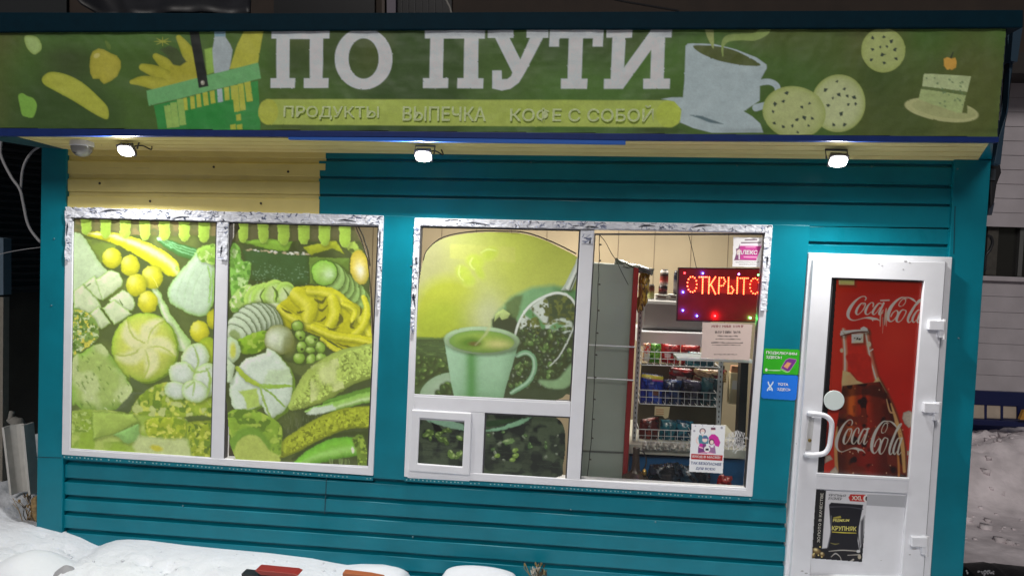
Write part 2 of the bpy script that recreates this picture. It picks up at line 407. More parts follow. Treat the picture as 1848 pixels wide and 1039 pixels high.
# perforated starter strips below the windows
def perforated(x0, y0, x1, y1):
    L = MB().slab([(x0, y0), (x1, y1), (x1-.3, y1+7), (x0-.3, y0+7)], -0.016, 0.02).build("perforated_trim", TEAL, shop)
    b = MB(); n = int((x1-x0)/7.2); r = random.Random(int(x0))
    for i in range(n):
        if r.random() < .16: continue
        u = (i+.5)/n; x = x0+(x1-x0)*u+r.uniform(-1, 1); y = y0+(y1-y0)*u+3.2+r.uniform(-.5, .7)
        b.slab([(x-1.3, y-1), (x+1.3, y-1), (x+1.0, y+1.3), (x-1.0, y+1.0)], -0.018, -0.0155)
    b.build("trim_holes", mat("pale_holes", (.30, .5, .52), .6), L)
perforated(112, 820, 673, 860); perforated(730, 861, 1358, 897)

# room behind the windows
def room():
    a = W(84, 420, .02).x; bx = W(1760, 400, .02).x; z0, z1 = 0.12, 2.86; D = 2.3
    WALLI = mat("beige_panel_wall", (.42, .33, .22), .6, noise=.08, nscale=2)
    b = MB(); b.box(a, bx, D, D+.08, z0, z1)
    x = a+.3
    b.build("back_wall", WALLI, shop)
    s = MB()
    while x < bx: s.box(x, x+.006, D-.004, D, z0, z1); x += .34
    s.build("panel_seam", mat("seam_brown", (.2, .15, .1), .7), shop)
    MB().box(a-.02, a+.04, .06, D+.08, 0, z1).build("side_wall", TEAL, shop)
    MB().box(bx-.04, bx+.02, .06, D+.08, 0, z1).build("side_wall", TEAL, shop)
    MB().box(a, bx, .08, D+.08, z1, z1+.06).build("inner_ceiling", mat("pale_ceiling", (.6, .56, .5), .7), shop)
    MB().box(a, bx, .07, D+.08, 0.0, z0).build("base", mat("dark_floor", (.08, .075, .07), .7), shop)
    L = bpy.data.lights.new("room_light", 'AREA'); L.shape = 'RECTANGLE'; L.size = 3.2; L.size_y = .25; L.energy = ROOM_W; L.color = (1, .93, .82)
    o = bpy.data.objects.new("room_light", L); COL.objects.link(o); o.location = ((a+bx)/2+.5, 1.25, z1-.02)
room()

# canopy: soffit, sign box, roof edge
YB = -0.40
def quad2(pf, Yf, pb, Yb):
    return [W(*pf[0], Yf), W(*pf[1], Yf), W(*pb[1], Yb), W(*pb[0], Yb)]
def soffit():
    o0, o1 = W(28, 246, YB+.03), W(1786, 257, YB+.03); i0, i1 = W(119, 270, -.003), W(1764, 290, -.003); i0 = o0+(i0-o0)*1.07; i1 = o1+(i1-o1)*1.07
    b = MB(); N = 4; V = []; F = []
    rows = []
    for k in range(N):
        for t, dz in ((k/N, 0), ((k+.9)/N, 0), ((k+.91)/N, .008), ((k+.99)/N, .008)): rows.append((t, dz))
    rows.append((1, 0))
    for t, dz in rows: V += [o0.lerp(i0, t)+Vector((0, 0, dz)), o1.lerp(i1, t)+Vector((0, 0, dz))]
    for k in range(len(rows)-1): F.append([2*k, 2*k+1, 2*k+3, 2*k+2])
    b.add(V, F).build("soffit", mat("yellow_soffit", (.80, .69, .29), .5, noise=.05, nscale=6), shop)
    e = MB(); e.add([W(1786, 257, YB+.03), W(1793, 250, YB+.03), W(1790, 289, .0), W(1764, 290, .0)], [[0, 1, 2, 3]]).build("soffit_end", TEAL, shop)
    e = MB(); e.add([W(-60, 245, YB+.03), W(28, 246, YB+.03), W(119, 270, -.003), W(74, 267, -.003)], [[0, 1, 2, 3]]).build("soffit_end", mat("torn_soffit_edge", (.01, .07, .08), .6), shop)
soffit()
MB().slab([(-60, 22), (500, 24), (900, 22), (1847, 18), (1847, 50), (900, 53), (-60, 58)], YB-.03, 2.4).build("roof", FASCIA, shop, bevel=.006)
MB().slab([(1829, 47), (1846, 47), (1836, 112), (1824, 110)], -.1, 0.0).build("roof_return", mat("dull_blue_flashing", (.012, .04, .07), .5), shop)

# ---------------------------------------------------------------- windows
FILMW = vmat("torn_protective_film", 0.3, coat=.2, bump=.3, bscale=60)
def film(parent, q, seed, dark=.52, Y=-.036, edge=True, base=(220, 223, 232)):
    """crumpled remains of printed protective film along a frame member; q = TL, TR, BR, BL photo points"""
    xs = [p[0] for p in q]; ys = [p[1] for p in q]
    c = Cv(min(xs)-2, min(ys)-2, max(xs)+2, max(ys)+2, S(base), .8)
    r = random.Random(seed); nz = fnoise(c.X.shape, 26, seed, 3)
    Wd, Hd = max(xs)-min(xs), max(ys)-min(ys); lng = max(Wd, Hd)
    hor = Wd > Hd
    n = int(lng*.42*dark/.5)
    for i in range(n):
        u = r.random(); v = r.random()
        p0 = np.array(q[0])*(1-u)+np.array(q[1])*u if hor else np.array(q[0])*(1-v)+np.array(q[1])*v
        p1 = np.array(q[3])*(1-u)+np.array(q[2])*u if hor else np.array(q[3])*(1-v)+np.array(q[2])*v
        p = p0*(1-v)+p1*v if hor else p0*(1-u)+p1*u
        i_, j_ = np.clip(np.searchsorted(c.y, p[1]), 0, len(c.y)-1), np.clip(np.searchsorted(c.x, p[0]), 0, len(c.x)-1)
        if nz[i_, j_] < .43: continue
        a = r.uniform(0, 6.28); L = r.uniform(3, 11); w0 = r.uniform(.8, 2.6)
        col = r.choice([S(52, 62, 88), S(76, 88, 118), S(112, 122, 152), S(236, 238, 246), S(150, 158, 182), S(40, 48, 68)])
        P = [(p[0]+math.cos(a)*L*t+r.uniform(-1.2, 1.2), p[1]+math.sin(a)*L*t*.7+r.uniform(-1, 1), w0*(1-.6*abs(t-.5))) for t in (0, .5, 1)]
        c.stroke(P, col, n=3, mott=0)
    for i in range(max(1, int(lng/95))):      # long black tears
        u = r.uniform(.05, .9); p0 = np.array(q[0])*(1-u)+np.array(q[1] if hor else q[3])*u
        d = np.array([r.uniform(18, 46), r.uniform(-5, 5)]) if hor else np.array([r.uniform(-3, 3), r.uniform(14, 34)])
        off = np.array([0, r.uniform(.15, .7)*Hd]) if hor else np.array([r.uniform(.2, .7)*(abs(q[1][0]-q[0][0])), 0])
        P = [(*(p0+off), 1), (*(p0+off+d*.4+[0, -2]), 3.6), (*(p0+off+d), 1.4)]
        c.stroke(P, S(24, 30, 44), n=4)
    out = []                                   # torn outline
    for k in range(4):
        a, b = np.array(q[k], float), np.array(q[(k+1) % 4], float); m = max(2, int(np.hypot(*(b-a))/6))
        for t in range(m):
            out.append(tuple(a+(b-a)*t/m+[r.uniform(-1.6, 1.6)*(not hor or k in (1, 3) or 1)*.7, r.uniform(-1.5, 1.5)*.7]))
    c.cut(out, inv=True)
    return c.mesh("protective_film", FILMW, parent, Y, relief=.006, seed=seed)

def pane(parent, q, Y=-.009):
    a = [W(x, y, Y) for x, y in q]
    return mk("glass_pane", a, [[0, 3, 2, 1]], glassmat(), parent)
def bars(parent, name, qs, Y0, Y1, m=PVC, bev=.004):
    b = MB()
    for q in qs: b.slab(q, Y0, Y1)
    return b.build(name, m, parent, bevel=bev)

win1 = MB().ring([(118, 374), (692, 389), (673, 858), (111, 820)], [(132, 393), (683.5, 408), (664, 843), (126.5, 811)], -.024, .06).build("window", PVC, shop, bevel=.005)
bars(win1, "mullion", [[(391, 400), (413, 401), (403, 830.5), (380.5, 829)]], -.022, .06)
P1 = [(132, 393), (391, 400), (380.5, 827.5), (126.5, 811)]; P2 = [(413, 401), (683.5, 408), (664, 843), (403, 830)]
MB().ring([(131, 392), (392, 399), (381.5, 829), (125.5, 812)], [(134, 395), (389.5, 402), (379.5, 824.5), (128.5, 808.5)], -.016, .03).build("gasket", PVCD, win1)
MB().ring([(412, 400), (684.5, 407), (665, 844), (402, 831)], [(415, 403), (681.5, 410.5), (662, 840), (405, 828)], -.016, .03).build("gasket", PVCD, win1)
pane(win1, P1); pane(win1, P2)
# bright sills of the glazing beads
bars(win1, "glazing_bead", [[(126.5, 808.5), (381, 825), (381, 829.5), (126.5, 812)], [(402.5, 828), (664, 840.5), (664, 844.5), (402.5, 832)]], -.021, .03, bev=.002)
film(win1, [(118, 373), (692, 389), (691, 406), (119, 392)], 5, .45)
film(win1, [(392, 400), (412, 401), (410, 470), (392, 469)], 9, .5)
film(win1, [(683.5, 396), (692, 396), (686, 560), (680, 560)], 17, .18)
film(win1, [(118, 378), (131, 394), (127, 470), (117, 470)], 21, .30)

win2 = MB().ring([(748, 393), (1395, 406), (1358, 896), (729, 860)], [(758, 408), (1381, 421), (1346, 883), (743, 846)], -.024, .06).build("window", PVC, shop, bevel=.005)
bars(win2, "mullion", [[(1048, 414), (1073, 415), (1046.5, 868), (1022.5, 866)]], -.023, .06)
bars(win2, "transom", [[(743.5, 713.5), (1030, 727), (1029, 752), (743, 738)]], -.022, .06)
bars(win2, "short_mullion", [[(851, 743), (875, 744.5), (870, 859), (847, 858)]], -.021, .06)
bars(win2, "lower_rail", [[(737, 847), (850, 853), (847, 868), (735, 862)]], -.021, .06)
sash = MB().ring([(743, 739), (851, 745), (847, 857), (737, 849)], [(757.5, 754), (838, 759.5), (834, 842), (753.5, 836)], -.045, .02).build("service_hatch", PVC, win2, bevel=.006)
bars(win2, "hatch_shade_band", [[(743, 738), (851, 743.5), (851, 762), (743, 756)]], -.034, -.026, mat("grey_shaded_plastic", (.42, .42, .45), .4), .002)  # grey strip stands in for the band of shade at the hatch top
PA = [(758, 408), (1048, 414), (1030, 726.5), (743.5, 713)]; PC = [(1073, 421), (1381, 421), (1346, 883), (1046.5, 868)]
PH = [(757.5, 754), (838, 759.5), (834, 842), (753.5, 836)]; PB = [(875, 745), (1029.5, 752), (1023, 866.5), (870, 858.5)]
for q in (PA, PB, PC): pane(win2, q)
pane(win2, PH, -.026)
for q in (PA, PB, PC):
    k = lambda p, c, d: tuple(p[i]+(c[i]-p[i])/max(abs(c[0]-p[0]), abs(c[1]-p[1]))*d for i in (0, 1))
    ce = (sum(p[0] for p in q)/4, sum(p[1] for p in q)/4)
    MB().ring(q, [k(p, ce, 3) for p in q], -.016, .03).build("gasket", PVCD, win2)
bars(win2, "glazing_bead", [[(743, 710.5), (1030, 724), (1030, 728), (743, 715)], [(870, 857), (1023, 864.5), (1023, 868), (870, 860)], [(1046, 865), (1347, 880), (1347, 884.5), (1046, 869)]], -.021, .03, bev=.002)
film(win2, [(760, 394), (1000, 399), (1000, 412), (760, 407)], 31, .16)
film(win2, [(995, 398), (1240, 404), (1240, 416), (995, 412)], 37, .6)
film(win2, [(1240, 403), (1395, 407), (1393, 420), (1240, 417)], 43, .45)
film(win2, [(748, 398), (758, 410), (747, 600), (740, 600)], 47, .45)
film(win2, [(1049, 416), (1072, 417), (1070, 440), (1050, 439)], 53, .6)
film(win2, [(1381, 410), (1394, 410), (1384, 560), (1372, 560)], 59, .25)

# ---------------------------------------------------------------- door
door = MB().ring([(1460, 456), (1719, 464), (1671, 1160), (1408, 1150)], [(1476, 476), (1703, 482), (1657, 1148), (1424, 1140)], -.030, .06).build("door", PVC, shop, bevel=.004)
def inset(q, d):
    ce = (sum(p[0] for p in q)/4, sum(p[1] for p in q)/4)
    return [(p[0]+math.copysign(d, ce[0]-p[0]), p[1]+math.copysign(d, ce[1]-p[1])) for p in q]
LEAF = [(1468, 468), (1707, 473), (1659, 1150), (1419, 1142)]
GL = [(1501.5, 501), (1668, 506.5), (1641, 864), (1474, 855)]; LP = [(1472, 882), (1638, 890.5), (1626, 1041), (1462, 1037)]
b = MB(); Y0, Y1 = -.072, -.012
g1 = [(1501.5, 501), (1668, 506.5)]
b.ring(LEAF, [(1501.5, 501), (1668, 506.5), (1626, 1041), (1462, 1037)], Y0, Y1)
b.slab([(1474, 855), (1641, 864), (1638.5, 890.5), (1472, 882)], Y0-.001, Y1)
leaf = b.build("door_leaf", PVC, door, bevel=.006)
MB().ring(inset(LEAF, -1.6), LEAF, -.034, -.012).build("door_seal", PVCD, door)
MB().slab(LP, -.052, -.02).build("door_panel", PVC, door)
MB().slab([(1565, 891.5), (1637, 894.5), (1635.5, 915), (1564, 911)], -.0545, -.0525).build("panel_shade_strip", mat("shaded_panel_strip", (.43, .44, .47), .4), door)  # greyer strip: shade under the middle rail, put into the colour
mk("door_glass", [W(x, y, -.05) for x, y in GL], [[0, 3, 2, 1]], glassmat(), door)
MB().ring(inset(GL, -1), inset(GL, 2.5), -.055, -.03).build("door_gasket", PVCD, door)
MB().slab([(1474, 853.5), (1641, 862.5), (1641, 867), (1474, 858.5)], -.082, -.06).build("door_bead", PVC, door, bevel=.002)
H = [(1461, 747, -.075), (1463, 746, -.12), (1478, 747, -.135), (1493, 752, -.137), (1501, 764, -.137), (1499, 790, -.137), (1496, 806, -.137), (1488, 817, -.137), (1472, 820, -.135), (1457, 820, -.12), (1455, 820, -.075)]
MB().tube([W(x, y, Y) for x, y, Y in crom(H, 5)], .0155, 12).build("door_handle", PVC, door, smooth=True)
MB().slab([(1460, 752), (1470, 752), (1464, 812), (1454, 812)], -.078, -.07).build("handle_plate", mat("grey_plate", (.5, .5, .5), .4), door, bevel=.003)
MB().lathe(W(1461, 794, -.079), [(.011, 0), (.011, .004), (.006, .008)], Vector((0, -1, 0)), 14).build("keyhole", mat("brass_lock", (.35, .26, .1), .35, metal=1), door)
for (x, y) in ((1692, 593), (1683, 742), (1661, 984)):
    h = MB()
    h.slab([(x-14, y-15), (x+13, y-14), (x+12, y+3), (x-15, y+2)], -.105, -.07)
    h.slab([(x+5, y-16), (x+18, y-15), (x+15, y+17), (x+3, y+16)], -.098, -.03)
    hg = h.build("hinge", PVC, door, bevel=.003)
    MB().tube([W(x+13, y-17, -.09), W(x+11, y+19, -.09)], .011, 10).build("hinge_pin", mat("white_hinge_pin", (.66, .66, .68), .3), door)
sm = MB(); r = random.Random(3)
for x, y, w_ in ((1586, 476, 5), (1592, 479, 4), (1634, 471, 8), (1642, 474, 5), (1630, 486, 4), (1448, 1030, 8), (1455, 1034, 10), (1650, 990, 12), (1642, 1000, 6), (1437, 800, 3), (1590, 1010, 3)):
    k = 7; sm.slab([(x+w_*.5*r.uniform(.4, 1)*math.cos(t*6.28/k), y+1.6*r.uniform(.3, 1)*math.sin(t*6.28/k)) for t in range(k)], -.0735, -.0715)
sm.build("scuff_marks", mat("grey_scuff", (.42, .42, .43), .7), door)
# ================================================================ printed vegetable film, left window
G = S
def awning(c, cols, y0, lo, hi_x):
    for i, (a, b_, bt) in enumerate(cols):
        w2 = (b_-a)/2
        c.poly([(a, y0), (b_, y0), (b_-.5, bt-w2), (b_-w2*.5, bt-2), ((a+b_)/2, bt), (a+w2*.5, bt-2), (a+.5, bt-w2)], G(168, 205, 82), edge=G(196, 226, 120), ew=1.4, mott=.04)
def slices(c, L, col, rim, hi=None):
    for (x, y, rx, ry, rot) in L:
        c.ell(x, y, rx+1.3, ry+1.3, rot, rim); c.ell(x, y, rx, ry, rot, col, edge=tuple(.8*v for v in col), hi=hi)
def leafmass(c, P, seed, base, darks, lights, cell=7):
    c.poly(P, base, soft=2, smooth=True, mott=.2)
    c.grain(P, darks, cell, seed, .56, .08, True); c.grain(P, lights, cell*.8, seed+50, .60, .08, True)

DK = G(66, 72, 56)
c = Cv(126, 391, 392, 829, DK, 1.0, gain=1.17)
c.vol = .34
full = [(126, 391), (392, 391), (392, 830), (126, 830)]
c.grain(full, [G(84, 92, 58), G(52, 56, 50), G(98, 108, 66)], 42, 3, .52, .2)
c.grain([(128, 425), (210, 440), (190, 520), (128, 500)], [G(112, 132, 62)], 20, 8, .35, .2)
c.poly([(126, 392), (392, 398), (392, 426), (126, 424)], G(108, 96, 74), mott=.16, cell=12)
c.grain([(126, 392), (392, 398), (392, 426), (126, 424)], [G(92, 86, 72), G(128, 104, 84)], 16, 5, .55, .1)
# parsley, cabbages
c.poly([(131, 420), (146, 421), (160, 440), (176, 468), (196, 492), (170, 515), (133, 548), (130, 548)], G(196, 216, 182), soft=1.6, edge=G(174, 204, 150), ew=8, mott=.05)
c.stroke([(160, 423, 8), (200, 428, 18), (244, 444, 27), (280, 462, 33), (306, 480, 31), (311, 486, 26)], G(228, 222, 40), edge=G(196, 196, 34), hi=G(240, 240, 172), hoff=.3)
c.ell(319.5, 484, 3.2, 5, 10, G(176, 216, 110))
c.stroke([(288, 434, 8), (310, 444, 19), (335, 454, 23), (362, 462, 20)], G(44, 122, 74), edge=G(30, 84, 52))
for o in (-6, -1, 4): c.stroke([(292, 435+o*.5, 1.5), (325, 449+o, 2.4), (358, 460+o, 1.6)], G(120, 190, 140))
c.ell(288, 431, 5, 4, 20, G(176, 220, 190))
c.poly([(356, 452), (372, 447), (387, 444), (388, 470), (388, 540), (374, 568), (360, 571), (340, 566), (322, 556), (308, 546), (302, 536), (302, 522), (312, 506), (324, 490), (340, 472)], G(194, 216, 196), soft=1.8, edge=G(150, 196, 118), ew=10, mott=.05)
leafmass(c, [(356, 450), (388, 442), (388, 476), (372, 474), (362, 470)], 3, G(158, 206, 92), [G(110, 160, 60)], [G(200, 226, 150)])
for p in [[(375, 480, 2), (380, 510, 3), (376, 545, 2)], [(384, 490, 2), (385, 520, 4), (382, 552, 2)]]: c.stroke(p, G(140, 190, 96), soft=2)
for x0 in (318, 332, 346): c.stroke([(x0+20, 486, 1), (x0+4, 520, 1.6), (x0, 554, 1)], G(178, 206, 176), soft=2)
awning(c, [(146, 165, 424), (181, 200, 431), (216, 236, 431), (252, 271, 434), (287, 307, 435), (323, 343, 436.5), (358, 378, 438)], 393.5, 0, 0)
# leek
c.stroke([(276, 516, 10), (290, 544, 13), (302, 572, 16), (318, 600, 22), (332, 622, 26)], G(196, 222, 168), edge=G(142, 190, 96), hi=G(222, 236, 204))
# celery / sliced white blocks
ED = G(142, 186, 84)
for P in ([(133, 526), (150, 512), (176, 540), (184, 556), (160, 566), (134, 560)], [(150, 512), (170, 498), (196, 523), (186, 542), (176, 540)], [(172, 505), (200, 487), (214, 492), (222, 506), (220, 516), (186, 542)],
          [(196, 542), (222, 523), (238, 530), (245, 548), (240, 560), (224, 564)], [(184, 556), (206, 540), (238, 566), (206, 586)], [(162, 566), (178, 552), (200, 584), (184, 594), (174, 588)]):
    c.poly(P, G(212, 226, 188), soft=1.3, edge=ED, ew=3.2, mott=.07)
c.stroke([(152, 520, 1), (164, 512, 2.4)], G(70, 100, 50)); c.stroke([(216, 540, 1), (222, 550, 2.6)], G(70, 100, 50))
leafmass(c, [(131, 562), (150, 560), (172, 576), (179, 600), (170, 618), (150, 632), (131, 640)], 11, G(122, 156, 80), [G(56, 92, 40), G(80, 116, 50)], [G(202, 216, 168), G(222, 210, 90)], 6)
# tomatoes
for (x, y, r_) in ((202, 466, 17), (235, 479, 17.5), (275, 500, 19.5), (246, 514, 18.5), (267, 545, 18), (360, 598, 18)):
    c.ell(x, y, r_, r_*1.08, 0, G(216, 208, 48), edge=G(168, 168, 36), hi=G(236, 232, 120), pw=3)
c.ell(386, 576, 13, 18, 0, G(206, 200, 46), edge=G(150, 150, 30)); c.ell(376, 632, 22, 24, 0, G(178, 196, 56), edge=G(130, 156, 40))
c.stroke([(273, 497, .8), (280, 508, 1.4), (285, 519, .8)], G(240, 240, 120))
# bun
c.ell(262, 628, 61, 64, 0, G(140, 176, 62)); c.ell(261, 627, 58, 61.5, 0, G(206, 210, 104), edge=G(160, 190, 66), pw=5)
for k in range(5):
    a = math.radians(72*k-100); P = []
    for t in np.linspace(0, 1, 6): rr = 4+50*t; P.append((262+rr*math.cos(a+.75*t), 624+rr*math.sin(a+.75*t), 5+19*math.sin(math.pi*min(1, t*1.05))*1.1))
    c.stroke(P, G(226, 226, 172), soft=9, mott=.05)
    Q = [(x+6*math.cos(a+1.9), y+6*math.sin(a+1.9), 2.2) for x, y, _ in P]; c.stroke(Q, G(170, 184, 60), soft=3)
# knobbly loaf
P = [(130, 650), (150, 636), (169, 623), (186, 622), (198, 640), (209, 654), (226, 678), (239, 700), (234, 720), (212, 737), (180, 740), (152, 741), (138, 730), (130, 725)]
c.poly(P, G(170, 192, 112), soft=1.6, edge=G(126, 170, 70), ew=16, smooth=True)
c.grain(P, [G(198, 212, 152)], 30, 4, .5, .2, True)
r = random.Random(4)
for i in range(44):
    x, y = r.uniform(136, 230), r.uniform(634, 735); a = r.uniform(-.6, .9); L = r.uniform(3, 9)
    if x-130 > (y-600)*1.1: continue
    c.stroke([(x, y, 1), (x+L*.5*math.cos(a), y+L*.5, 2.6), (x+L*math.cos(a)*.5, y+L, 1)], r.choice([G(104, 140, 60), G(92, 126, 60), G(216, 226, 182)]), n=3, op=.8)
c.poly([(206, 742), (240, 706), (262, 708), (272, 704), (268, 716), (246, 712), (240, 742)], G(70, 76, 70), soft=2)
c.poly([(232, 676), (270, 700), (266, 708), (240, 700)], G(72, 80, 66), soft=3)
# mushrooms, greens and pasta along the bottom
leafmass(c, [(236, 742), (262, 706), (300, 690), (330, 700), (388, 720), (388, 780), (240, 776)], 21, G(150, 172, 58), [G(92, 122, 44), G(124, 150, 50)], [G(204, 210, 96), G(190, 200, 130)], 12)
for (x, y, rx, ry) in ((352, 648, 25, 30), (328, 674, 24, 22), (372, 686, 24, 32), (318, 704, 22, 16), (352, 706, 24, 20)):
    c.ell(x, y, rx, ry, 15, G(214, 224, 218), edge=G(176, 204, 130), pw=4)
for P in ([(348, 622, 2), (358, 650, 4), (350, 676, 2)], [(340, 660, 2), (356, 672, 4), (378, 664, 2)], [(336, 700, 2), (350, 690, 4), (348, 712, 2)], [(372, 664, 2), (380, 684, 6), (374, 712, 2)]):
    c.stroke(P, G(158, 188, 102), soft=3)
P = [(128, 742), (150, 738), (200, 740), (246, 748), (290, 752), (340, 758), (388, 752), (388, 830), (128, 830)]
c.poly(P, G(158, 182, 84), soft=3, mott=.12, cell=22)
c.grain(P, [G(134, 164, 64), G(178, 196, 104), G(146, 176, 62)], 26, 9, .54, .1)
c.grain([(128, 742), (240, 742), (240, 780), (128, 780)], [G(186, 206, 124), G(122, 150, 62)], 5, 12, .6, .06)
c.poly([(166, 742), (168, 792), (210, 782), (250, 760), (240, 746)], G(164, 188, 92), soft=1.5, edge=G(120, 150, 66), ew=3)
c.poly([(205, 784), (250, 764), (252, 796), (230, 800)], G(136, 184, 108), soft=2)
leafmass(c, [(262, 760), (300, 752), (334, 760), (330, 790), (300, 796), (270, 790)], 29, G(166, 180, 52), [G(120, 144, 40)], [G(210, 212, 96)], 9)
c.poly([(250, 786), (300, 792), (338, 792), (346, 826), (250, 822), (240, 806)], G(196, 206, 148), soft=6, mott=.06)
c.ell(282, 808, 11, 6, 12, G(206, 196, 66), soft=3)
leafmass(c, [(340, 762), (386, 764), (386, 822), (352, 826), (342, 800)], 33, G(150, 164, 48), [G(74, 96, 36), G(100, 128, 44)], [G(196, 202, 90)], 8)
c.poly([(332, 752), (364, 748), (388, 756), (360, 760), (340, 760)], G(66, 74, 52), soft=2)
c.photo(.9, .12, G(184, 214, 92), .15, 5)
c.cut([(130, 391), (392.5, 398), (382, 829), (125, 813)], inv=True)
c.mesh("printed_film", PRINT, win1, -.015)

# right half of the vegetable film
c = Cv(402, 399, 686, 845, G(58, 60, 52), 1.0, gain=1.17); c.vol = .34
c.grain([(402, 399), (686, 399), (686, 845), (402, 845)], [G(76, 82, 56), G(44, 46, 42)], 30, 6, .5, .15)
c.poly([(402, 399), (650, 399), (650, 436), (402, 436)], G(92, 84, 68), mott=.2, cell=14)
c.poly([(430, 436), (478, 430), (528, 436), (520, 452), (500, 456), (470, 446)], G(140, 186, 70), soft=1.5, edge=G(96, 140, 50), ew=4)
c.poly([(548, 446), (590, 436), (606, 436), (622, 458), (600, 448), (560, 460)], G(168, 178, 50), soft=2)
c.poly([(618, 440), (640, 436), (652, 456), (640, 462)], G(168, 196, 90), soft=2)
awning(c, [(430, 448, 438), (465, 485, 439), (501, 522, 443), (538, 559, 442), (575, 596, 443), (612, 633, 447)], 401, 0, 0)
c.poly([(436, 450), (470, 448), (556, 458), (560, 470), (559, 512), (524, 518), (490, 508), (452, 506), (444, 480)], G(48, 80, 54), soft=1.5, edge=G(34, 56, 40), ew=10)
r = random.Random(8)
for i in range(90):
    x, y = r.uniform(455, 556), r.gauss(496, 9); c.ell(x, min(y, 512), r.uniform(.6, 1.6), .8, 0, G(132, 164, 136), op=.7, mott=0)
for i in range(26):
    x = r.uniform(436, 556); c.ell(x, 449+(x-436)*.085+r.uniform(-2, 2), r.uniform(1, 4.5), r.uniform(.7, 1.8), 8, r.choice([G(226, 224, 216), G(196, 176, 150)]), mott=0)
c.poly([(558, 464), (630, 466), (628, 520), (560, 512)], G(96, 124, 56), soft=1.5)
slices(c, [(664, 556, 12, 24, -12), (656, 546, 13, 25, -14), (645, 534, 15, 26, -16), (632, 521, 16, 26, -18), (620, 513, 18, 26, -18), (610, 506, 20, 26, -18), (600, 500, 22, 26, -10)], G(166, 206, 122), G(48, 92, 40))
c.ell(586, 492, 24.5, 24.5, 0, G(60, 104, 40)); c.ell(585.5, 492, 22.5, 22.5, 0, G(168, 210, 110), edge=G(132, 186, 70), hi=G(202, 228, 180), hx=.35, hy=.1)
c.ell(649, 482, 17, 31, -8, G(226, 204, 96), edge=G(180, 160, 50), hi=G(232, 232, 214), hx=0, hy=.2); c.ell(634, 452, 5, 4, 0, G(80, 90, 50))
# lettuce and ring slices
leafmass(c, [(417, 446), (432, 446), (436, 470), (452, 474), (450, 500), (440, 524), (418, 536)], 41, G(128, 186, 84), [G(78, 132, 56), G(96, 152, 60)], [G(186, 218, 150)], 9)
leafmass(c, [(418, 536), (450, 512), (462, 540), (450, 560), (420, 562)], 43, G(168, 204, 112), [G(110, 160, 70)], [G(220, 232, 184)], 10)
for (x, y, rx, ry, rot) in ((458, 536, 16, 24, 30), (474, 536, 20, 27, 26), (494, 530, 22, 26, 18), (514, 532, 20, 24, 10)):
    c.ell(x, y, rx, ry, rot, G(170, 208, 100)); c.ell(x+1, y+1, rx-5, ry-6, rot, G(206, 222, 170), edge=G(160, 196, 96))
for P in ([(492, 516, 2), (500, 530, 5), (498, 545, 2)], [(512, 520, 2), (520, 534, 4), (516, 546, 2)], [(478, 520, 2), (470, 534, 3), (476, 548, 2)]): c.stroke(P, G(84, 110, 50))
c.ell(484, 556, 24, 8, -12, G(214, 226, 186), soft=3)
# yellow pepper strips
Y1_, Y2_, Y3_ = G(206, 204, 46), G(184, 180, 36), G(222, 218, 84)
c.poly([(500, 556), (530, 528), (548, 516), (580, 518), (612, 534), (640, 546), (664, 570), (672, 600), (672, 640), (640, 640), (590, 612), (540, 594), (516, 590)], Y2_, soft=2, smooth=True, mott=.16, cell=14)
for P in ([(505, 556, 12), (530, 574, 17), (560, 586, 17), (594, 596, 15)], [(538, 532, 30), (556, 548, 34), (556, 570, 24)], [(560, 524, 16), (596, 528, 18), (626, 548, 17), (652, 574, 17), (668, 604, 14)],
          [(600, 540, 18), (604, 566, 22), (594, 588, 18)], [(656, 536, 8), (662, 558, 12), (656, 586, 13), (640, 604, 14)], [(566, 590, 12), (600, 604, 14), (640, 610, 14), (670, 616, 14)], [(580, 612, 8), (610, 632, 9), (640, 640, 10), (672, 630, 12)], [(620, 548, 8), (640, 560, 9), (636, 580, 9)]):
    c.stroke(P, Y1_, edge=Y2_, hi=Y3_)
for P in ([(508, 556, 1), (518, 562, 5), (528, 566, 1)], [(568, 540, 2), (580, 546, 6), (588, 536, 2)], [(574, 556, 1), (582, 560, 5), (592, 550, 1)], [(574, 580, 1), (584, 576, 4), (588, 570, 1)], [(612, 566, 2), (616, 576, 8), (608, 588, 2)], [(640, 578, 2), (634, 588, 6), (640, 592, 2)], [(588, 590, 1), (600, 594, 3), (612, 590, 1)], [(650, 552, 1), (652, 564, 5), (648, 570, 1)], [(606, 618, 1), (640, 628, 4), (662, 620, 1)], [(548, 560, 1), (540, 564, 4), (536, 562, 1)]):
    c.stroke(P, G(86, 78, 36), soft=1.5)
# striped slices
slices(c, [(496, 572, 9, 24, -30), (489, 570, 10, 25, -30), (480, 569, 11, 26, -32), (470, 570, 13, 27, -34), (460, 574, 14, 28, -36), (450, 580, 15, 28, -38), (441, 588, 16, 28, -40), (433, 596, 17, 27, -42), (426, 604, 15, 22, -44)], G(206, 222, 196), G(58, 92, 46), G(226, 232, 218))
c.ell(424, 606, 9, 12, -40, G(140, 160, 106), soft=4)
leafmass(c, [(436, 610), (478, 596), (482, 616), (470, 634), (440, 638), (420, 620)], 47, G(128, 168, 46), [G(96, 136, 36)], [G(166, 196, 80)], 12)
c.ell(504, 613, 27, 27, 0, G(200, 212, 180), edge=G(124, 128, 74), hi=G(222, 228, 210), hx=-.4, hy=-.1); c.ell(522, 622, 12, 18, 0, G(110, 112, 62), soft=8, op=.7)
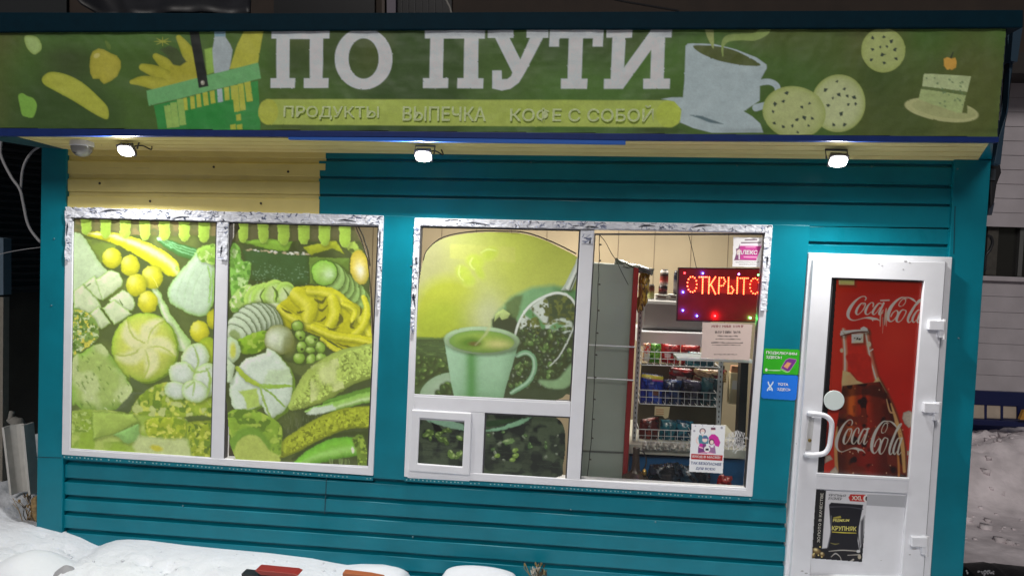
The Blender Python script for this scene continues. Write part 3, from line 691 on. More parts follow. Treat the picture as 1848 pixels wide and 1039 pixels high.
# olives
for (x, y, rx, ry, h) in ((537, 588, 10, 9, 0), (542, 605, 9.5, 9, 1), (562, 615, 11.5, 10.5, 2), (544, 626, 9, 10, 1), (578, 627, 9, 10.5, 0), (560, 632, 8.5, 6, 0), (540, 646, 10.5, 10, 0), (562, 650, 9, 11.5, 0), (580, 647, 10, 9.5, 0)):
    c.ell(x, y, rx+1.4, ry+1.4, 0, G(62, 72, 44)); c.ell(x, y, rx, ry, 0, G(146, 182, 78), edge=G(106, 142, 52), hi=G(190, 212, 130))
    if h == 1: c.ell(x+1, y+4, 3, 2.6, 0, G(50, 50, 36))
    if h == 2: c.ell(x+7, y-3, 3, 3.4, 0, G(46, 60, 30)); c.ell(x, y, 5, 5, 0, G(172, 200, 110))
c.poly([(514, 650), (545, 660), (600, 640), (606, 660), (566, 682), (530, 672)], G(84, 92, 58), soft=3)
r = random.Random(15)
for i in range(60):
    x, y = r.uniform(508, 580), r.uniform(676, 775); c.stroke([(x, y, 1), (x+r.uniform(-3, 3), y+r.uniform(6, 16), 1.6)], r.choice([G(82, 86, 74), G(40, 42, 38), G(100, 108, 86)]), n=2, op=.7)
# cheese wheel
PW = [(429, 662), (446, 646), (466, 640), (480, 636), (482, 627), (496, 634), (512, 652), (522, 664), (527, 682), (528, 700), (526, 720), (514, 740), (490, 756), (480, 744), (472, 730), (455, 738), (434, 750), (420, 732), (414, 712), (416, 688), (424, 676)]
c.poly([(x+5, y+3) for x, y in PW], G(130, 170, 60), soft=2)
c.poly(PW, G(208, 222, 208), soft=1.5, edge=G(190, 210, 176), ew=6, mott=.05)
c.stroke([(428, 664, 8), (448, 684, 9), (470, 696, 6)], G(168, 190, 70)); c.stroke([(470, 696, 7), (500, 697, 8), (526, 696, 5)], G(148, 184, 76))
c.stroke([(470, 696, 3), (492, 712, 4), (514, 734, 3)], G(140, 176, 80)); c.poly([(430, 706), (464, 700), (470, 732), (446, 738), (440, 716)], G(176, 200, 104), soft=3)
c.stroke([(470, 698, 3), (474, 716, 4), (488, 752, 4)], G(156, 186, 96)); c.poly([(474, 694), (484, 668), (522, 664), (526, 690)], G(186, 208, 164), soft=6, op=.7)
c.ell(414, 632, 20, 24, 0, G(206, 220, 204), edge=G(180, 206, 160)); c.ell(420, 632, 6, 14, 0, G(200, 206, 90), soft=4)
c.poly([(410, 645), (424, 660), (418, 690), (410, 690)], G(196, 214, 184), soft=2)
# loaves, leeks, pepper
def loaf(P, base, seed):
    c.stroke(P, base, edge=tuple(.62*v for v in base), soft=2, mott=.2, cell=6)
    Q = crom(P, 5); up = [(x, y-w_*.44) for x, y, w_ in Q]; dn = [(x, y+w_*.44) for x, y, w_ in Q][::-1]
    c.grain(up+dn, [tuple(1.45*v for v in base), tuple(.5*v for v in base), tuple(1.25*v for v in base)], 4.5, seed, .58, .07)
loaf([(528, 732, 16), (548, 716, 40), (580, 690, 66), (622, 664, 66), (672, 650, 60)], G(170, 190, 96), 61)
c.grain([(560, 660), (610, 645), (622, 700), (560, 726)], [G(202, 212, 144)], 30, 4, .42, .2)
c.stroke([(584, 726, 3), (620, 718, 14), (668, 706, 16)], G(96, 144, 58), edge=G(60, 96, 40)); c.stroke([(552, 742, 4), (575, 738, 14), (606, 732, 17), (640, 722, 18), (668, 716, 20)], G(150, 196, 96), edge=G(100, 150, 60), hi=G(196, 222, 160))
c.poly([(553, 746), (566, 736), (600, 730), (606, 738), (580, 746), (560, 748)], G(206, 220, 202), soft=3)
loaf([(500, 818, 22), (530, 800, 33), (572, 776, 38), (620, 756, 38), (668, 752, 40)], G(158, 168, 50), 67)
c.stroke([(528, 828, 4), (560, 806, 6), (610, 784, 6), (664, 782, 8)], G(38, 44, 34), soft=2)
c.stroke([(536, 838, 14), (566, 822, 30), (604, 810, 38), (636, 806, 34), (652, 810, 20)], G(122, 192, 62), edge=G(76, 140, 44), hi=G(160, 214, 110))
c.ell(637, 812, 2.5, 5.5, 0, G(226, 240, 206)); leafmass(c, [(636, 790), (656, 788), (664, 836), (648, 842), (644, 816)], 71, G(104, 130, 52), [G(64, 86, 38)], [G(150, 176, 70)], 7)
for i in range(26): x = 594+i*1.6; c.stroke([(x, 828, 1), (x+r.uniform(-2, 3), 840, 1.4)], r.choice([G(120, 140, 90), G(60, 66, 50)]), n=2)
P = [(410, 746), (450, 738), (488, 752), (508, 770), (508, 800), (498, 830), (420, 828), (410, 800)]
leafmass(c, P, 75, G(132, 166, 58), [G(88, 120, 44)], [G(166, 190, 80)], 12)
c.stroke([(420, 800, 18), (440, 782, 20), (462, 782, 20), (480, 804, 18)], G(110, 150, 56), soft=6)
c.poly([(420, 824), (430, 796), (450, 784), (470, 790), (486, 812), (503, 822), (503, 833), (470, 833), (430, 828)], G(176, 190, 96), soft=3, smooth=True, mott=.08)
c.photo(.8, .12, G(180, 208, 90), .11, 15)
c.cut([(637, 398), (688, 398), (688, 700), (673, 700), (671, 600), (667, 500), (662, 462), (652, 436), (642, 416)])
c.cut([(400, 700), (409, 730), (412, 770), (414, 800), (424, 826), (402, 832)])
c.cut([(400, 398), (428, 398), (432, 412), (420, 430), (414, 450), (400, 452)])
c.cut([(411, 399), (685, 406), (666, 845), (401, 832)], inv=True)
c.mesh("printed_film", PRINT, win1, -.015)
# folds of loose film in the corner
MB().tube([W(x, y, -.012) for x, y in ((640, 404), (652, 432), (664, 470), (671, 540), (674, 640))], .004, 6).build("film_fold", mat("dark_film_fold", (.05, .045, .03), .3), win1)
MB().tube([W(x, y, -.012) for x, y in ((646, 408), (655, 425), (664, 452), (668, 480))], .005, 6).build("film_fold", mat("dark_film_fold", (.05, .045, .03), .3), win1)

# ================================================================ coffee film, right window
def beans(c, n, reg, seed, pal=None, sz=(3, 6)):
    r = random.Random(seed); k = 0
    pal = pal or [(G(62, 78, 54), G(118, 146, 88)), (G(44, 56, 44), G(92, 112, 84)), (G(96, 130, 70), G(178, 200, 136)), (G(50, 58, 50), G(170, 180, 160))]
    while k < n:
        x, y = r.uniform(reg[0], reg[2]), r.uniform(reg[1], reg[3]); k += 1
        a, hi = r.choice(pal); s_ = r.uniform(*sz); rot = r.uniform(0, 180)
        c.ell(x, y, s_*1.25, s_*.85, rot, tuple(.45*v for v in a), op=.7); c.ell(x-.4, y-.6, s_*1.1, s_*.72, rot, a, hi=hi, mott=.1)
        if r.random() < .5: c.stroke([(x-s_*.8*math.cos(math.radians(rot)), y-s_*.8*math.sin(math.radians(rot)), .8), (x+s_*.8*math.cos(math.radians(rot)), y+s_*.8*math.sin(math.radians(rot)), .8)], tuple(.4*v for v in a), n=1)
c = Cv(742, 406, 1049, 728, G(172, 178, 92), 1.0, gain=1.02)
c.vol = .25; X, Yy = c.X, c.Y
t = np.clip((Yy-420)/200, 0, 1)[..., None]; u = np.clip((X-760)/160, 0, 1)[..., None]
c.C = (np.array(G(172, 172, 118))*(1-u)+np.array(G(184, 196, 78))*u)*(1-t*.35)+np.array(G(206, 208, 132))*t*.35
c.C *= (1+.07*(fnoise(X.shape, 60, 2)*2-1))[..., None]
c.put((slice(None), slice(None)), .55*np.exp(-(((X-780)/34)**2+((Yy-455)/50)**2)), G(150, 146, 112))
c.ell(812, 566, 66, 66, 0, G(178, 188, 58), soft=26, mott=.04); c.ell(800, 596, 50, 50, 0, G(170, 186, 54), soft=22, mott=.04)
c.poly([(812, 440), (930, 446), (930, 474), (812, 466)], G(196, 200, 104), soft=3, mott=.03, op=.55)
for (x, y, rx, ry, rot) in ((884, 458, 18, 13, -30), (858, 472, 18, 14, 20), (836, 492, 16, 13, 40), (846, 506, 14, 12, 10), (866, 492, 16, 8, 60)):
    c.ell(x, y, rx, ry, rot, G(182, 204, 60), edge=G(190, 204, 84), soft=6, mott=.05, op=.8)
for P in ([(830, 480, 2), (828, 494, 3), (836, 506, 2)], [(852, 466, 2), (848, 476, 3), (856, 486, 2)], [(868, 456, 2), (880, 450, 3), (894, 452, 2)]): c.stroke(P, G(206, 222, 120), soft=2)
c.put((slice(None), slice(None)), .75*np.exp(-(((X-880)/34)**2+((Yy-572)/44)**2)), G(200, 206, 170))
# table
TB = [(742, 609), (806, 610), (806, 660), (1049, 600), (1049, 728), (742, 728)]
c.poly([(742, 608), (810, 610), (1049, 596), (1049, 728), (742, 728)], G(72, 92, 56), soft=3, mott=.2, cell=22)
for i in range(70):
    x, y = rnd.uniform(742, 812), rnd.uniform(612, 680); c.stroke([(x, y, 1), (x+rnd.uniform(6, 18), y+rnd.uniform(-1, 2), 1.3)], rnd.choice([G(112, 140, 78), G(52, 66, 40), G(94, 120, 62)]), n=2, op=.7)
c.poly([(742, 608), (806, 609), (806, 613), (742, 612)], G(96, 122, 60))
# sack
c.poly([(880, 610), (884, 588), (896, 566), (922, 536), (960, 518), (1000, 514), (1034, 524), (1049, 560), (1049, 640), (900, 640)], G(122, 172, 122), soft=10, mott=.1, cell=20)
c.poly([(912, 548), (930, 534), (944, 532), (938, 560), (928, 590), (914, 580)], G(96, 120, 74), soft=6)
c.poly([(886, 604), (888, 576), (904, 562), (930, 574), (944, 600), (930, 626), (900, 620)], G(52, 58, 46), soft=4)
c.poly([(894, 566), (908, 557), (921, 566), (916, 574), (906, 577), (902, 570), (892, 580)], G(178, 198, 124), soft=1.5)
c.poly([(1000, 520), (1049, 520), (1049, 600), (1020, 560)], G(88, 140, 90), soft=12)
c.poly([(930, 640), (960, 600), (1049, 590), (1049, 728), (900, 728)], G(48, 56, 44), soft=8)
# scoop
c.poly([(1036, 480), (1048, 462), (1049, 486), (1034, 512), (1026, 524), (1012, 524), (1020, 512)], G(178, 190, 178), soft=1.5)
c.stroke([(1043, 488, 2), (1030, 512, 5), (1027, 520, 2)], G(50, 60, 46))
SP = [(930, 606), (938, 578), (956, 552), (976, 536), (1004, 528), (1026, 534), (1040, 552), (1040, 576), (1030, 606), (1012, 634), (996, 652)]
c.poly(SP, G(62, 74, 54), soft=1.5)
c.poly([(936, 596), (944, 570), (962, 550), (984, 538), (990, 560), (984, 588), (960, 592)], G(206, 216, 206), soft=3, smooth=True)
c.poly([(944, 566), (956, 556), (988, 590), (980, 594)], G(96, 150, 96), soft=4)
c.poly([(984, 590), (998, 578), (1016, 574), (1032, 582), (1028, 600), (1000, 600)], G(198, 212, 200), soft=3, smooth=True); c.ell(1006, 588, 14, 6, -20, G(110, 160, 110), soft=3)
c.grain(SP, [G(110, 118, 60), G(86, 92, 50)], 8, 5, .6, .1)
beans(c, 150, (936, 592, 1030, 640), 3); beans(c, 120, (920, 612, 990, 700), 5); beans(c, 34, (980, 640, 1040, 690), 7)
c.stroke([(929, 608, 2.4), (940, 576, 2.6), (962, 546, 2.8), (1000, 529, 3), (1026, 534, 3), (1040, 552, 2.8), (1040, 576, 2.4), (1026, 612, 2.4), (1008, 644, 2.2), (992, 660, 1.8)], G(206, 214, 206))
c.poly([(972, 686), (1006, 684), (1032, 656), (1036, 680), (1020, 700), (990, 700)], G(140, 176, 130), soft=5, smooth=True)
c.poly([(880, 700), (1040, 704), (1030, 728), (880, 724)], G(56, 66, 52), soft=6)
c.stroke([(1046, 470, 12), (1038, 494, 10), (1027, 518, 12)], G(196, 206, 198), hi=G(232, 238, 230)); c.stroke([(1041, 492, 1.6), (1032, 514, 2.4), (1028, 524, 1.4)], G(44, 54, 42))
c.stroke([(928, 610, 3.6), (938, 578, 4), (960, 548, 4.4), (1000, 529, 4.6), (1027, 535, 4.4), (1041, 554, 4)], G(222, 230, 222))
# saucer and cup
beans(c, 60, (748, 646, 812, 692), 11, [(G(76, 104, 50), G(150, 180, 96)), (G(56, 78, 40), G(118, 146, 76))], (4, 8))
c.ell(812, 712, 56, 40, -12, G(168, 190, 164), edge=G(140, 168, 136)); beans(c, 9, (788, 690, 822, 722), 13, [(G(70, 110, 46), G(140, 176, 90)), (G(50, 70, 40), G(100, 130, 70))], (6, 9))
c.stroke([(934, 641, 9), (950, 636, 9), (963, 646, 9), (964, 668, 9), (952, 690, 9), (924, 708, 8)], G(130, 178, 140), edge=G(98, 146, 106), hi=G(178, 208, 182))
CUP = [(802, 614), (937, 614), (930, 640), (922, 668), (914, 694), (908, 718), (820, 716), (814, 690), (810, 664), (806, 640)]
c.poly(CUP, G(162, 204, 168), soft=1.5, mott=.04)
sl = c.win(800, 610, 940, 722); d = c.sdf(CUP, c.X[sl], c.Y[sl]); ins = np.clip(-d, 0, 1); uu = (c.X[sl]-802)/135
c.put(sl, ins*np.exp(-((uu-.36)/.085)**2)*.85, G(72, 142, 62)); c.put(sl, ins*np.clip(.32-uu, 0, 1)*2.4, G(164, 202, 172)); c.put(sl, ins*np.clip(uu-.75, 0, 1)*1.6, G(90, 142, 98))
c.put(sl, ins*np.clip((c.Y[sl]-670)/60, 0, 1)*.35, G(70, 136, 76))
c.ell(869.5, 614, 68, 25, 2, G(186, 208, 176), edge=G(160, 190, 150), soft=1.5); c.ell(869.5, 616, 59, 20, 2, G(150, 178, 70), edge=G(110, 150, 70), hi=G(206, 206, 130), hx=.5, hy=.2)
c.ell(850, 618, 20, 9, 0, G(88, 130, 40), soft=8); c.ell(856, 620, 10, 4, 0, G(104, 92, 44), soft=4)
c.stroke([(858, 622, 1), (868, 612, 2), (878, 600, 5), (884, 584, 6), (878, 570, 3)], G(196, 204, 150), soft=4, op=.7)
c.photo(.5, .05, G(196, 212, 140), .08, 25)
OUT = [(744, 716), (750, 560), (756, 510), (762, 474), (770, 452), (784, 438), (806, 428), (834, 422), (872, 419), (920, 419), (952, 423), (986, 434), (1012, 447), (1034, 458), (1046, 468), (1049, 480), (1032, 690), (1022, 712), (1004, 722), (980, 724)]
c.cut(crom(OUT, 5, True), inv=True); c.cut([(757, 407), (1049, 413), (1031, 728), (742, 715)], inv=True)
c.mesh("printed_film", PRINT, win2, -.015)
# grey torn edging above the coffee print
MB().tube([W(x, y, -.012) for x, y in crom([(764, 470), (772, 450), (800, 428), (850, 418), (900, 417), (950, 420), (1000, 438), (1040, 458)], 5)], .0045, 6).build("film_fold", mat("dark_film_fold", (.05, .045, .03), .3), win2)

for reg, hole, wd, seed, y_ in ((PH, None, 22, 5, -.032), (PB, [(874, 744), (980, 748), (1006, 754), (1018, 770), (1021, 800), (1016, 840), (1002, 862), (870, 862)], 60, 9, -.015)):
    x0, x1 = min(p[0] for p in reg)-1, max(p[0] for p in reg)+1; y0, y1 = min(p[1] for p in reg)-1, max(p[1] for p in reg)+1
    c = Cv(x0, y0, x1, y1, G(52, 60, 50), .9, gain=1.02)
    c.grain([(x0, y0), (x1, y0), (x1, y1), (x0, y1)], [G(64, 74, 58), G(42, 48, 42), G(74, 86, 66)], 18, seed, .5, .12)
    for i in range(60): x, y = rnd.uniform(x0, x1), rnd.uniform(y0+30, y1); c.stroke([(x, y, 1), (x+rnd.uniform(8, 30), y+rnd.uniform(0, 2), 1.2)], rnd.choice([G(70, 82, 66), G(40, 46, 40)]), n=2, op=.6)
    if hole is None:
        c.poly([(760, 754), (800, 754), (838, 766), (838, 776), (810, 772), (776, 762)], G(140, 180, 150), soft=2)
        c.poly([(776, 760), (790, 766), (806, 782), (790, 784)], G(26, 26, 24), soft=2)
        beans(c, 16, (768, 776, 812, 800), 4, [(G(84, 110, 54), G(160, 186, 110))], (3.5, 6)); beans(c, 7, (806, 786, 836, 826), 6, [(G(110, 140, 70), G(186, 206, 140))], (4, 6))
    else:
        c.poly([(876, 776), (906, 770), (940, 756), (960, 752), (940, 766), (906, 776), (876, 779)], G(128, 172, 136), soft=2); c.poly([(876, 760), (920, 754), (938, 756), (900, 768), (876, 770)], G(48, 70, 44), soft=2)
        beans(c, 22, (880, 778, 1010, 832), 8, [(G(120, 132, 110), G(190, 196, 180)), (G(86, 116, 70), G(150, 180, 120))], (2.2, 4))
        c.ell(918, 796, 11, 5.5, -6, G(110, 140, 86), hi=G(180, 200, 150))
        for x, y in ((897, 821), (930, 812), (931, 821), (925, 829)): c.ell(x, y, 5.5, 4, -20, G(120, 150, 70), hi=G(176, 200, 120))
        c.cut(crom(hole, 4, True), inv=True)
    c.photo(.9, .10, None, 0, 35)
    c.mesh("printed_film", PRINT, win2, y_)
MB().slab(PH, -.02, -.01).build("hatch_backing", mat("dark_board", (.03, .03, .03), .7), win2)

# ================================================================ sign banner
c = Cv(-40, 42, 1820, 252, G(66, 92, 40), 1.25, gain=1.9)
fw_ = [(-40, 40), (1822, 40), (1822, 254), (-40, 254)]
c.grain(fw_, [G(58, 74, 38), G(70, 102, 44), G(76, 86, 42), G(54, 76, 36)], 130, 3, .5, .25)
z1 = lambda L: T(L, 3.848, 0, 0); z2 = lambda L: T(L, 3.848, 460, 0); z3 = lambda L: T(L, 3.848, 900, 0); z4 = lambda L: T(L, 3.848, 1368, 0)
YL = G(160, 164, 58)
c.poly(z1([(170, 255), (215, 248), (262, 264), (290, 310), (285, 352), (240, 380), (200, 350), (178, 310)]), G(146, 170, 104), edge=G(128, 152, 80), smooth=True, mott=.05)
c.poly(z1([(130, 665), (160, 650), (190, 668), (232, 684), (256, 725), (250, 770), (226, 815), (180, 812), (150, 795), (138, 730)]), G(112, 156, 64), smooth=True, mott=.06)
c.poly(z1([(292, 555), (310, 525), (350, 503), (430, 510), (520, 545), (610, 605), (690, 680), (745, 740), (757, 790), (745, 828), (700, 815), (620, 770), (500, 695), (380, 630), (310, 590)]), G(156, 162, 62), smooth=True, edge=G(140, 150, 52), mott=.08)
c.poly(z1([(620, 460), (625, 400), (645, 360), (685, 338), (720, 345), (770, 372), (815, 390), (838, 425), (838, 470), (812, 530), (770, 565), (722, 585), (700, 565), (690, 548), (645, 548), (625, 510)]), G(158, 154, 58), edge=G(140, 138, 48), mott=.06)
c.stroke(z1([(735, 290, 4), (755, 325, 8), (765, 340, 3)]), G(88, 110, 50)); c.ell(*z1([(672, 388)])[0], 6, 4, -30, G(184, 180, 110), op=.7)
# fruit in the basket
for P in ([(1240, 262, 30), (1285, 330, 60), (1330, 420, 90), (1340, 520, 110)], [(1085, 395, 36), (1150, 450, 70), (1230, 540, 100)], [(990, 468, 40), (1080, 500, 70), (1200, 570, 100)], [(915, 570, 26), (1000, 565, 60), (1120, 590, 80)]):
    c.stroke(z1([(x, y, w_/3.848*1.25) for x, y, w_ in P]), G(156, 156, 52), edge=G(136, 138, 44), mott=.06)
c.poly(z1([(1180, 460), (1330, 400), (1390, 560), (1180, 610)]), G(152, 150, 50), soft=3)
c.poly(z1([(1110, 345), (1180, 318), (1230, 340), (1295, 430), (1250, 460), (1200, 450), (1150, 380)]), G(62, 76, 42), soft=2, mott=.2)
for a in range(0, 360, 45): c.stroke(z1([(1130, 290, 2.4), (1130+58*math.cos(math.radians(a)), 290+30*math.sin(math.radians(a)), .8)]), G(140, 146, 60), n=2)
c.poly(z1([(1420, 345), (1475, 330), (1500, 500), (1440, 520)]), G(126, 160, 70), soft=2)
c.poly(z1([(1700, 205), (1832, 205), (1815, 300), (1790, 440), (1700, 470), (1590, 480), (1612, 420), (1650, 310)]), G(162, 164, 62), soft=1.5, mott=.08)
c.poly(z1([(1490, 215), (1565, 215), (1568, 262), (1600, 310), (1617, 350), (1600, 440), (1585, 505), (1490, 512), (1482, 440), (1475, 350), (1490, 270)]), G(150, 162, 164), soft=1.5, mott=.04); c.poly(z1([(1490, 214), (1565, 214), (1565, 256), (1490, 256)]), G(112, 142, 152))
c.poly(z1([(1070, 735), (1790, 560), (1808, 905), (1095, 905)]), G(52, 128, 62), mott=.1)
for (x0, x1, ya, yb) in ((1140, 1192, 738, 890), (1182, 1236, 716, 886), (1228, 1282, 692, 872), (1272, 1306, 684, 768), (1318, 1358, 672, 760), (1362, 1402, 658, 748), (1408, 1452, 646, 736), (1458, 1500, 636, 722), (1508, 1552, 622, 714), (1556, 1598, 610, 700), (1600, 1660, 596, 780), (1652, 1698, 584, 770), (1694, 1746, 570, 708)):
    col = G(150, 168, 170) if x0 == 1508 else (G(134, 168, 84) if x0 < 1240 else G(160, 166, 62))
    dx = 18 if x0 < 1260 or x0 > 1590 else 8
    c.poly(z1([(x0, ya), (x1-10, ya-6), (x1-10+dx, yb-6), (x0+dx, yb)]), col, mott=.08)
c.poly(z1([(1290, 772), (1620, 692), (1640, 890), (1300, 898)]), G(44, 124, 56), mott=.04)
for x in (1600, 1645): c.poly(z1([(x, 870), (x+38, 862), (x+40, 900), (x+2, 900)]), G(150, 160, 58))
c.poly(z1([(1640, 800), (1672, 790), (1676, 838), (1644, 840)]), G(150, 160, 58))
c.poly(z1([(1018, 632), (1792, 435), (1812, 545), (1036, 738)]), G(98, 156, 98), soft=1.2, mott=.06)
c.poly(z1([(1310, 205), (1378, 205), (1450, 600), (1382, 614)]), G(30, 34, 30), soft=1.2, mott=.1); c.ell(*z1([(1409, 577)])[0], 3.6, 4.2, 0, G(140, 140, 124), hi=G(200, 200, 190))
# pill with the three words
c.poly([(481, 179), (1215, 181.5), (1226, 186), (1230, 205), (1226, 222), (1212, 230), (481, 225), (471, 219), (466, 202), (471, 185)], G(150, 166, 78), soft=1.5, mott=.1, cell=30)
c.ell(484, 202, 18, 23, 0, G(158, 166, 66), soft=2); c.ell(1207, 206, 23, 24, 0, G(158, 174, 70), soft=2)
# mug
c.poly(z3([(1130, 690), (1200, 678), (1280, 676), (1290, 560), (1298, 320), (1312, 306), (1350, 303), (1500, 308), (1650, 345), (1790, 400), (1860, 450), (1862, 475), (1815, 560), (1812, 700), (1700, 775), (1760, 810), (1815, 860), (1836, 922), (1480, 922), (1350, 890), (1260, 850), (1270, 760), (1220, 705)]), G(152, 168, 170), soft=1.3, mott=.04)
c.stroke([(1369, 150, 11), (1388, 148, 11), (1402, 156, 11), (1402, 172, 11), (1390, 186, 11), (1364, 195, 13)], G(152, 168, 170))
c.poly(z3([(1350, 322), (1420, 316), (1540, 326), (1650, 356), (1760, 410), (1818, 450), (1780, 460), (1660, 450), (1520, 420), (1400, 370)]), G(74, 84, 42), smooth=True, mott=.1)
c.stroke(z3([(1460, 190, 16), (1468, 240, 13), (1480, 290, 8), (1490, 335, 2)]), G(140, 152, 92)); c.stroke(z3([(1556, 390, 2), (1556, 320, 5), (1590, 270, 12), (1680, 258, 12), (1780, 255, 14), (1850, 215, 16), (1870, 185, 8)]), G(120, 140, 76))
c.stroke(z3([(1330, 800, 1), (1400, 815, 5), (1470, 840, 6), (1560, 862, 1)]), G(84, 104, 108), soft=2)
# cookies and cake
r = random.Random(2)
def cookie(cx, cy, rx, ry, col, n, seed):
    c.ell(cx, cy, rx, ry, 10, col, edge=G(138, 152, 84), pw=6, mott=.08); r = random.Random(seed); k = 0; pts = []
    while k < n:
        a, q = r.uniform(0, 6.28), math.sqrt(r.uniform(0, .62)); x, y = cx+rx*q*math.cos(a), cy+ry*q*math.sin(a)
        if any((x-u)**2+(y-v)**2 < 110 for u, v in pts): k += .2; continue
        pts.append((x, y)); k += 1; s_ = r.uniform(3, 5.2); b0 = r.uniform(0, 6.28)
        c.poly([(x+s_*math.cos(b0+t)*q2, y+s_*math.sin(b0+t)*q2) for t, q2 in ((0, 1.1), (1.6, .8), (2.6, 1), (4.4, .75))], G(48, 62, 52), mott=.1)
cookie(1594, 91, 40, 40, G(150, 162, 102), 14, 3); cookie(1513, 187, 49, 52, G(164, 174, 128), 13, 5); cookie(1433, 203, 57, 47, G(156, 166, 112), 15, 8)
c.ell(*z4([(1275, 765)])[0], 67, 20, 9, G(156, 160, 112), mott=.05); c.ell(*z4([(1290, 760)])[0], 58, 15, 9, G(146, 152, 104), mott=.05)
c.poly(z4([(1150, 513), (1482, 530), (1452, 640), (1140, 600)]), G(158, 172, 126), mott=.12, cell=5); c.poly(z4([(1132, 618), (1444, 664), (1412, 785), (1380, 785), (1115, 690)]), G(146, 162, 108), mott=.14, cell=5)
c.poly(z4([(1140, 600), (1452, 640), (1444, 664), (1132, 618)]), G(88, 104, 60)); c.poly(z4([(1452, 640), (1452, 790), (1415, 785), (1444, 664)]), G(80, 90, 46), soft=2)
for i in range(22): x, y = r.uniform(1160, 1430), r.uniform(540, 740); c.ell(*z4([(x, y)])[0], r.uniform(1.2, 2.8), r.uniform(1, 2.2), 30, G(92, 116, 80), op=.8)
c.poly(z4([(1290, 410), (1315, 398), (1345, 408), (1372, 400), (1382, 430), (1375, 470), (1345, 488), (1310, 486), (1292, 460)]), G(178, 138, 60), mott=.06); c.stroke(z4([(1340, 402, 2.4), (1356, 365, 1.6)]), G(30, 36, 30))
# words: one slab letter after another
WH = G(178, 186, 189)
p1 = [(115, 210), (520, 207), (518, 270), (475, 270), (470, 545), (513, 545), (510, 612), (338, 612), (340, 545), (380, 545), (383, 273), (243, 273), (240, 545), (280, 545), (277, 612), (107, 612), (108, 545), (150, 545), (150, 270), (115, 270)]
p2 = [(1180, 205), (1598, 205), (1596, 270), (1553, 270), (1550, 545), (1587, 545), (1584, 615), (1405, 615), (1407, 545), (1450, 545), (1455, 270), (1310, 270), (1305, 545), (1343, 545), (1341, 613), (1167, 613), (1168, 545), (1212, 545), (1218, 268), (1180, 268)]
c.poly(z2(p1), WH, soft=1.2, mott=.05, cell=20); c.poly(z2(p2), WH, soft=1.2, mott=.05, cell=20)
nG = len(c.x)
og = c.C.copy(); c.ell(*z2([(755, 410)])[0], 52, 55.4, 0, WH, soft=1.2, mott=.04)
sl = c.win(590, 40, 720, 180); X, Yy = c.X[sl], c.Y[sl]; a = np.clip((1-np.sqrt(((X-656.2)/27.3)**2+((Yy-106)/36.5)**2))*27+.5, 0, 1); c.C[sl] = c.C[sl]*(1-a[..., None])+og[sl]*a[..., None]
c.poly(z3([(-76, 203), (102, 203), (102, 265), (75, 265), (150, 415), (218, 265), (193, 265), (195, 200), (345, 200), (345, 265), (308, 265), (185, 500), (140, 575), (80, 618), (20, 630), (-45, 615), (-45, 490), (20, 490), (22, 552), (60, 550), (85, 530), (95, 505), (-25, 265), (-76, 265)]), WH, soft=1.2, mott=.05, cell=20)
c.poly(z3([(356, 200), (730, 197), (722, 325), (652, 325), (655, 268), (585, 268), (575, 548), (617, 548), (613, 618), (432, 618), (433, 548), (478, 548), (487, 268), (420, 268), (418, 325), (350, 325)]), WH, soft=1.2, mott=.05, cell=20)
c.poly(z3([(748, 197), (930, 197), (925, 262), (882, 265), (870, 472), (1050, 222), (1060, 197), (1205, 197), (1200, 262), (1155, 262), (1145, 548), (1190, 548), (1187, 618), (1003, 618), (1005, 548), (1053, 548), (1060, 345), (862, 618), (730, 618), (732, 550), (778, 550), (790, 262), (748, 262)]), WH, soft=1.2, mott=.05, cell=20)
c.photo(.5, .07, None, 0, 45)
c.cut([(-60, 58), (480, 52.5), (900, 49.5), (1250, 47.5), (1817, 45), (1800, 247.5), (1300, 243), (700, 237), (-60, 231)], inv=True)
sign = thing("shop_sign", "long olive green banner sign with big white words, basket, mug, cookies and cake", "sign", W(900, 240, YB))
hz = np.exp(-((c.Y-62)/5)**2)*(fnoise(c.X.shape, 60, 8)-.35)+np.exp(-((c.Y-236)/5)**2)*(fnoise(c.X.shape, 70, 9)-.3)
c.C *= (1-.8*np.clip(hz, 0, 1))[..., None]  # shade of the wrinkles near both long edges, darkened into the print colour
c.mesh("printed_banner", BANNERM, sign, YB-.008, relief=.007, seed=12, rcell=46)
MB().slab([(-60, 57), (480, 51.5), (900, 48.5), (1250, 46.5), (1818, 44), (1801, 248.5), (1300, 244), (700, 238), (-60, 232)], YB+.004, .014).build("sign_box", mat("dark_navy_sign_box", (.006, .014, .03), .5), sign)
letters("small_lettering", [("ПРОДУКТЫ", [(512, 191), (684, 192), (684, 217), (511, 215)], .014), ("ВЫПЕЧКА", [(727, 192), (877, 193), (877, 219), (726, 218)], .014), ("КОФЕ С СОБОЙ", [(921, 190), (1180, 190), (1179, 221), (920, 220)], .014)], YB-.0166, mat("faded_lettering", sc3(G(174, 186, 136), 1.7), .6, noise=.2, nscale=60), sign)
MB().slab([(-60, 231), (700, 237), (1130, 241), (1803, 247), (1803, 257), (1130, 253), (700, 247), (-60, 245)], YB-.012, YB+.03).build("edge_strip", NAVY, sign, bevel=.003)
MB().slab([(520, 246), (1129, 252), (1129, 261), (520, 252)], YB-.006, YB+.02).build("edge_strip", mat("lit_blue_strip", (.035, .15, .58), .35), sign, bevel=.002)  # lighter blue paints the light on the navy strip's underside
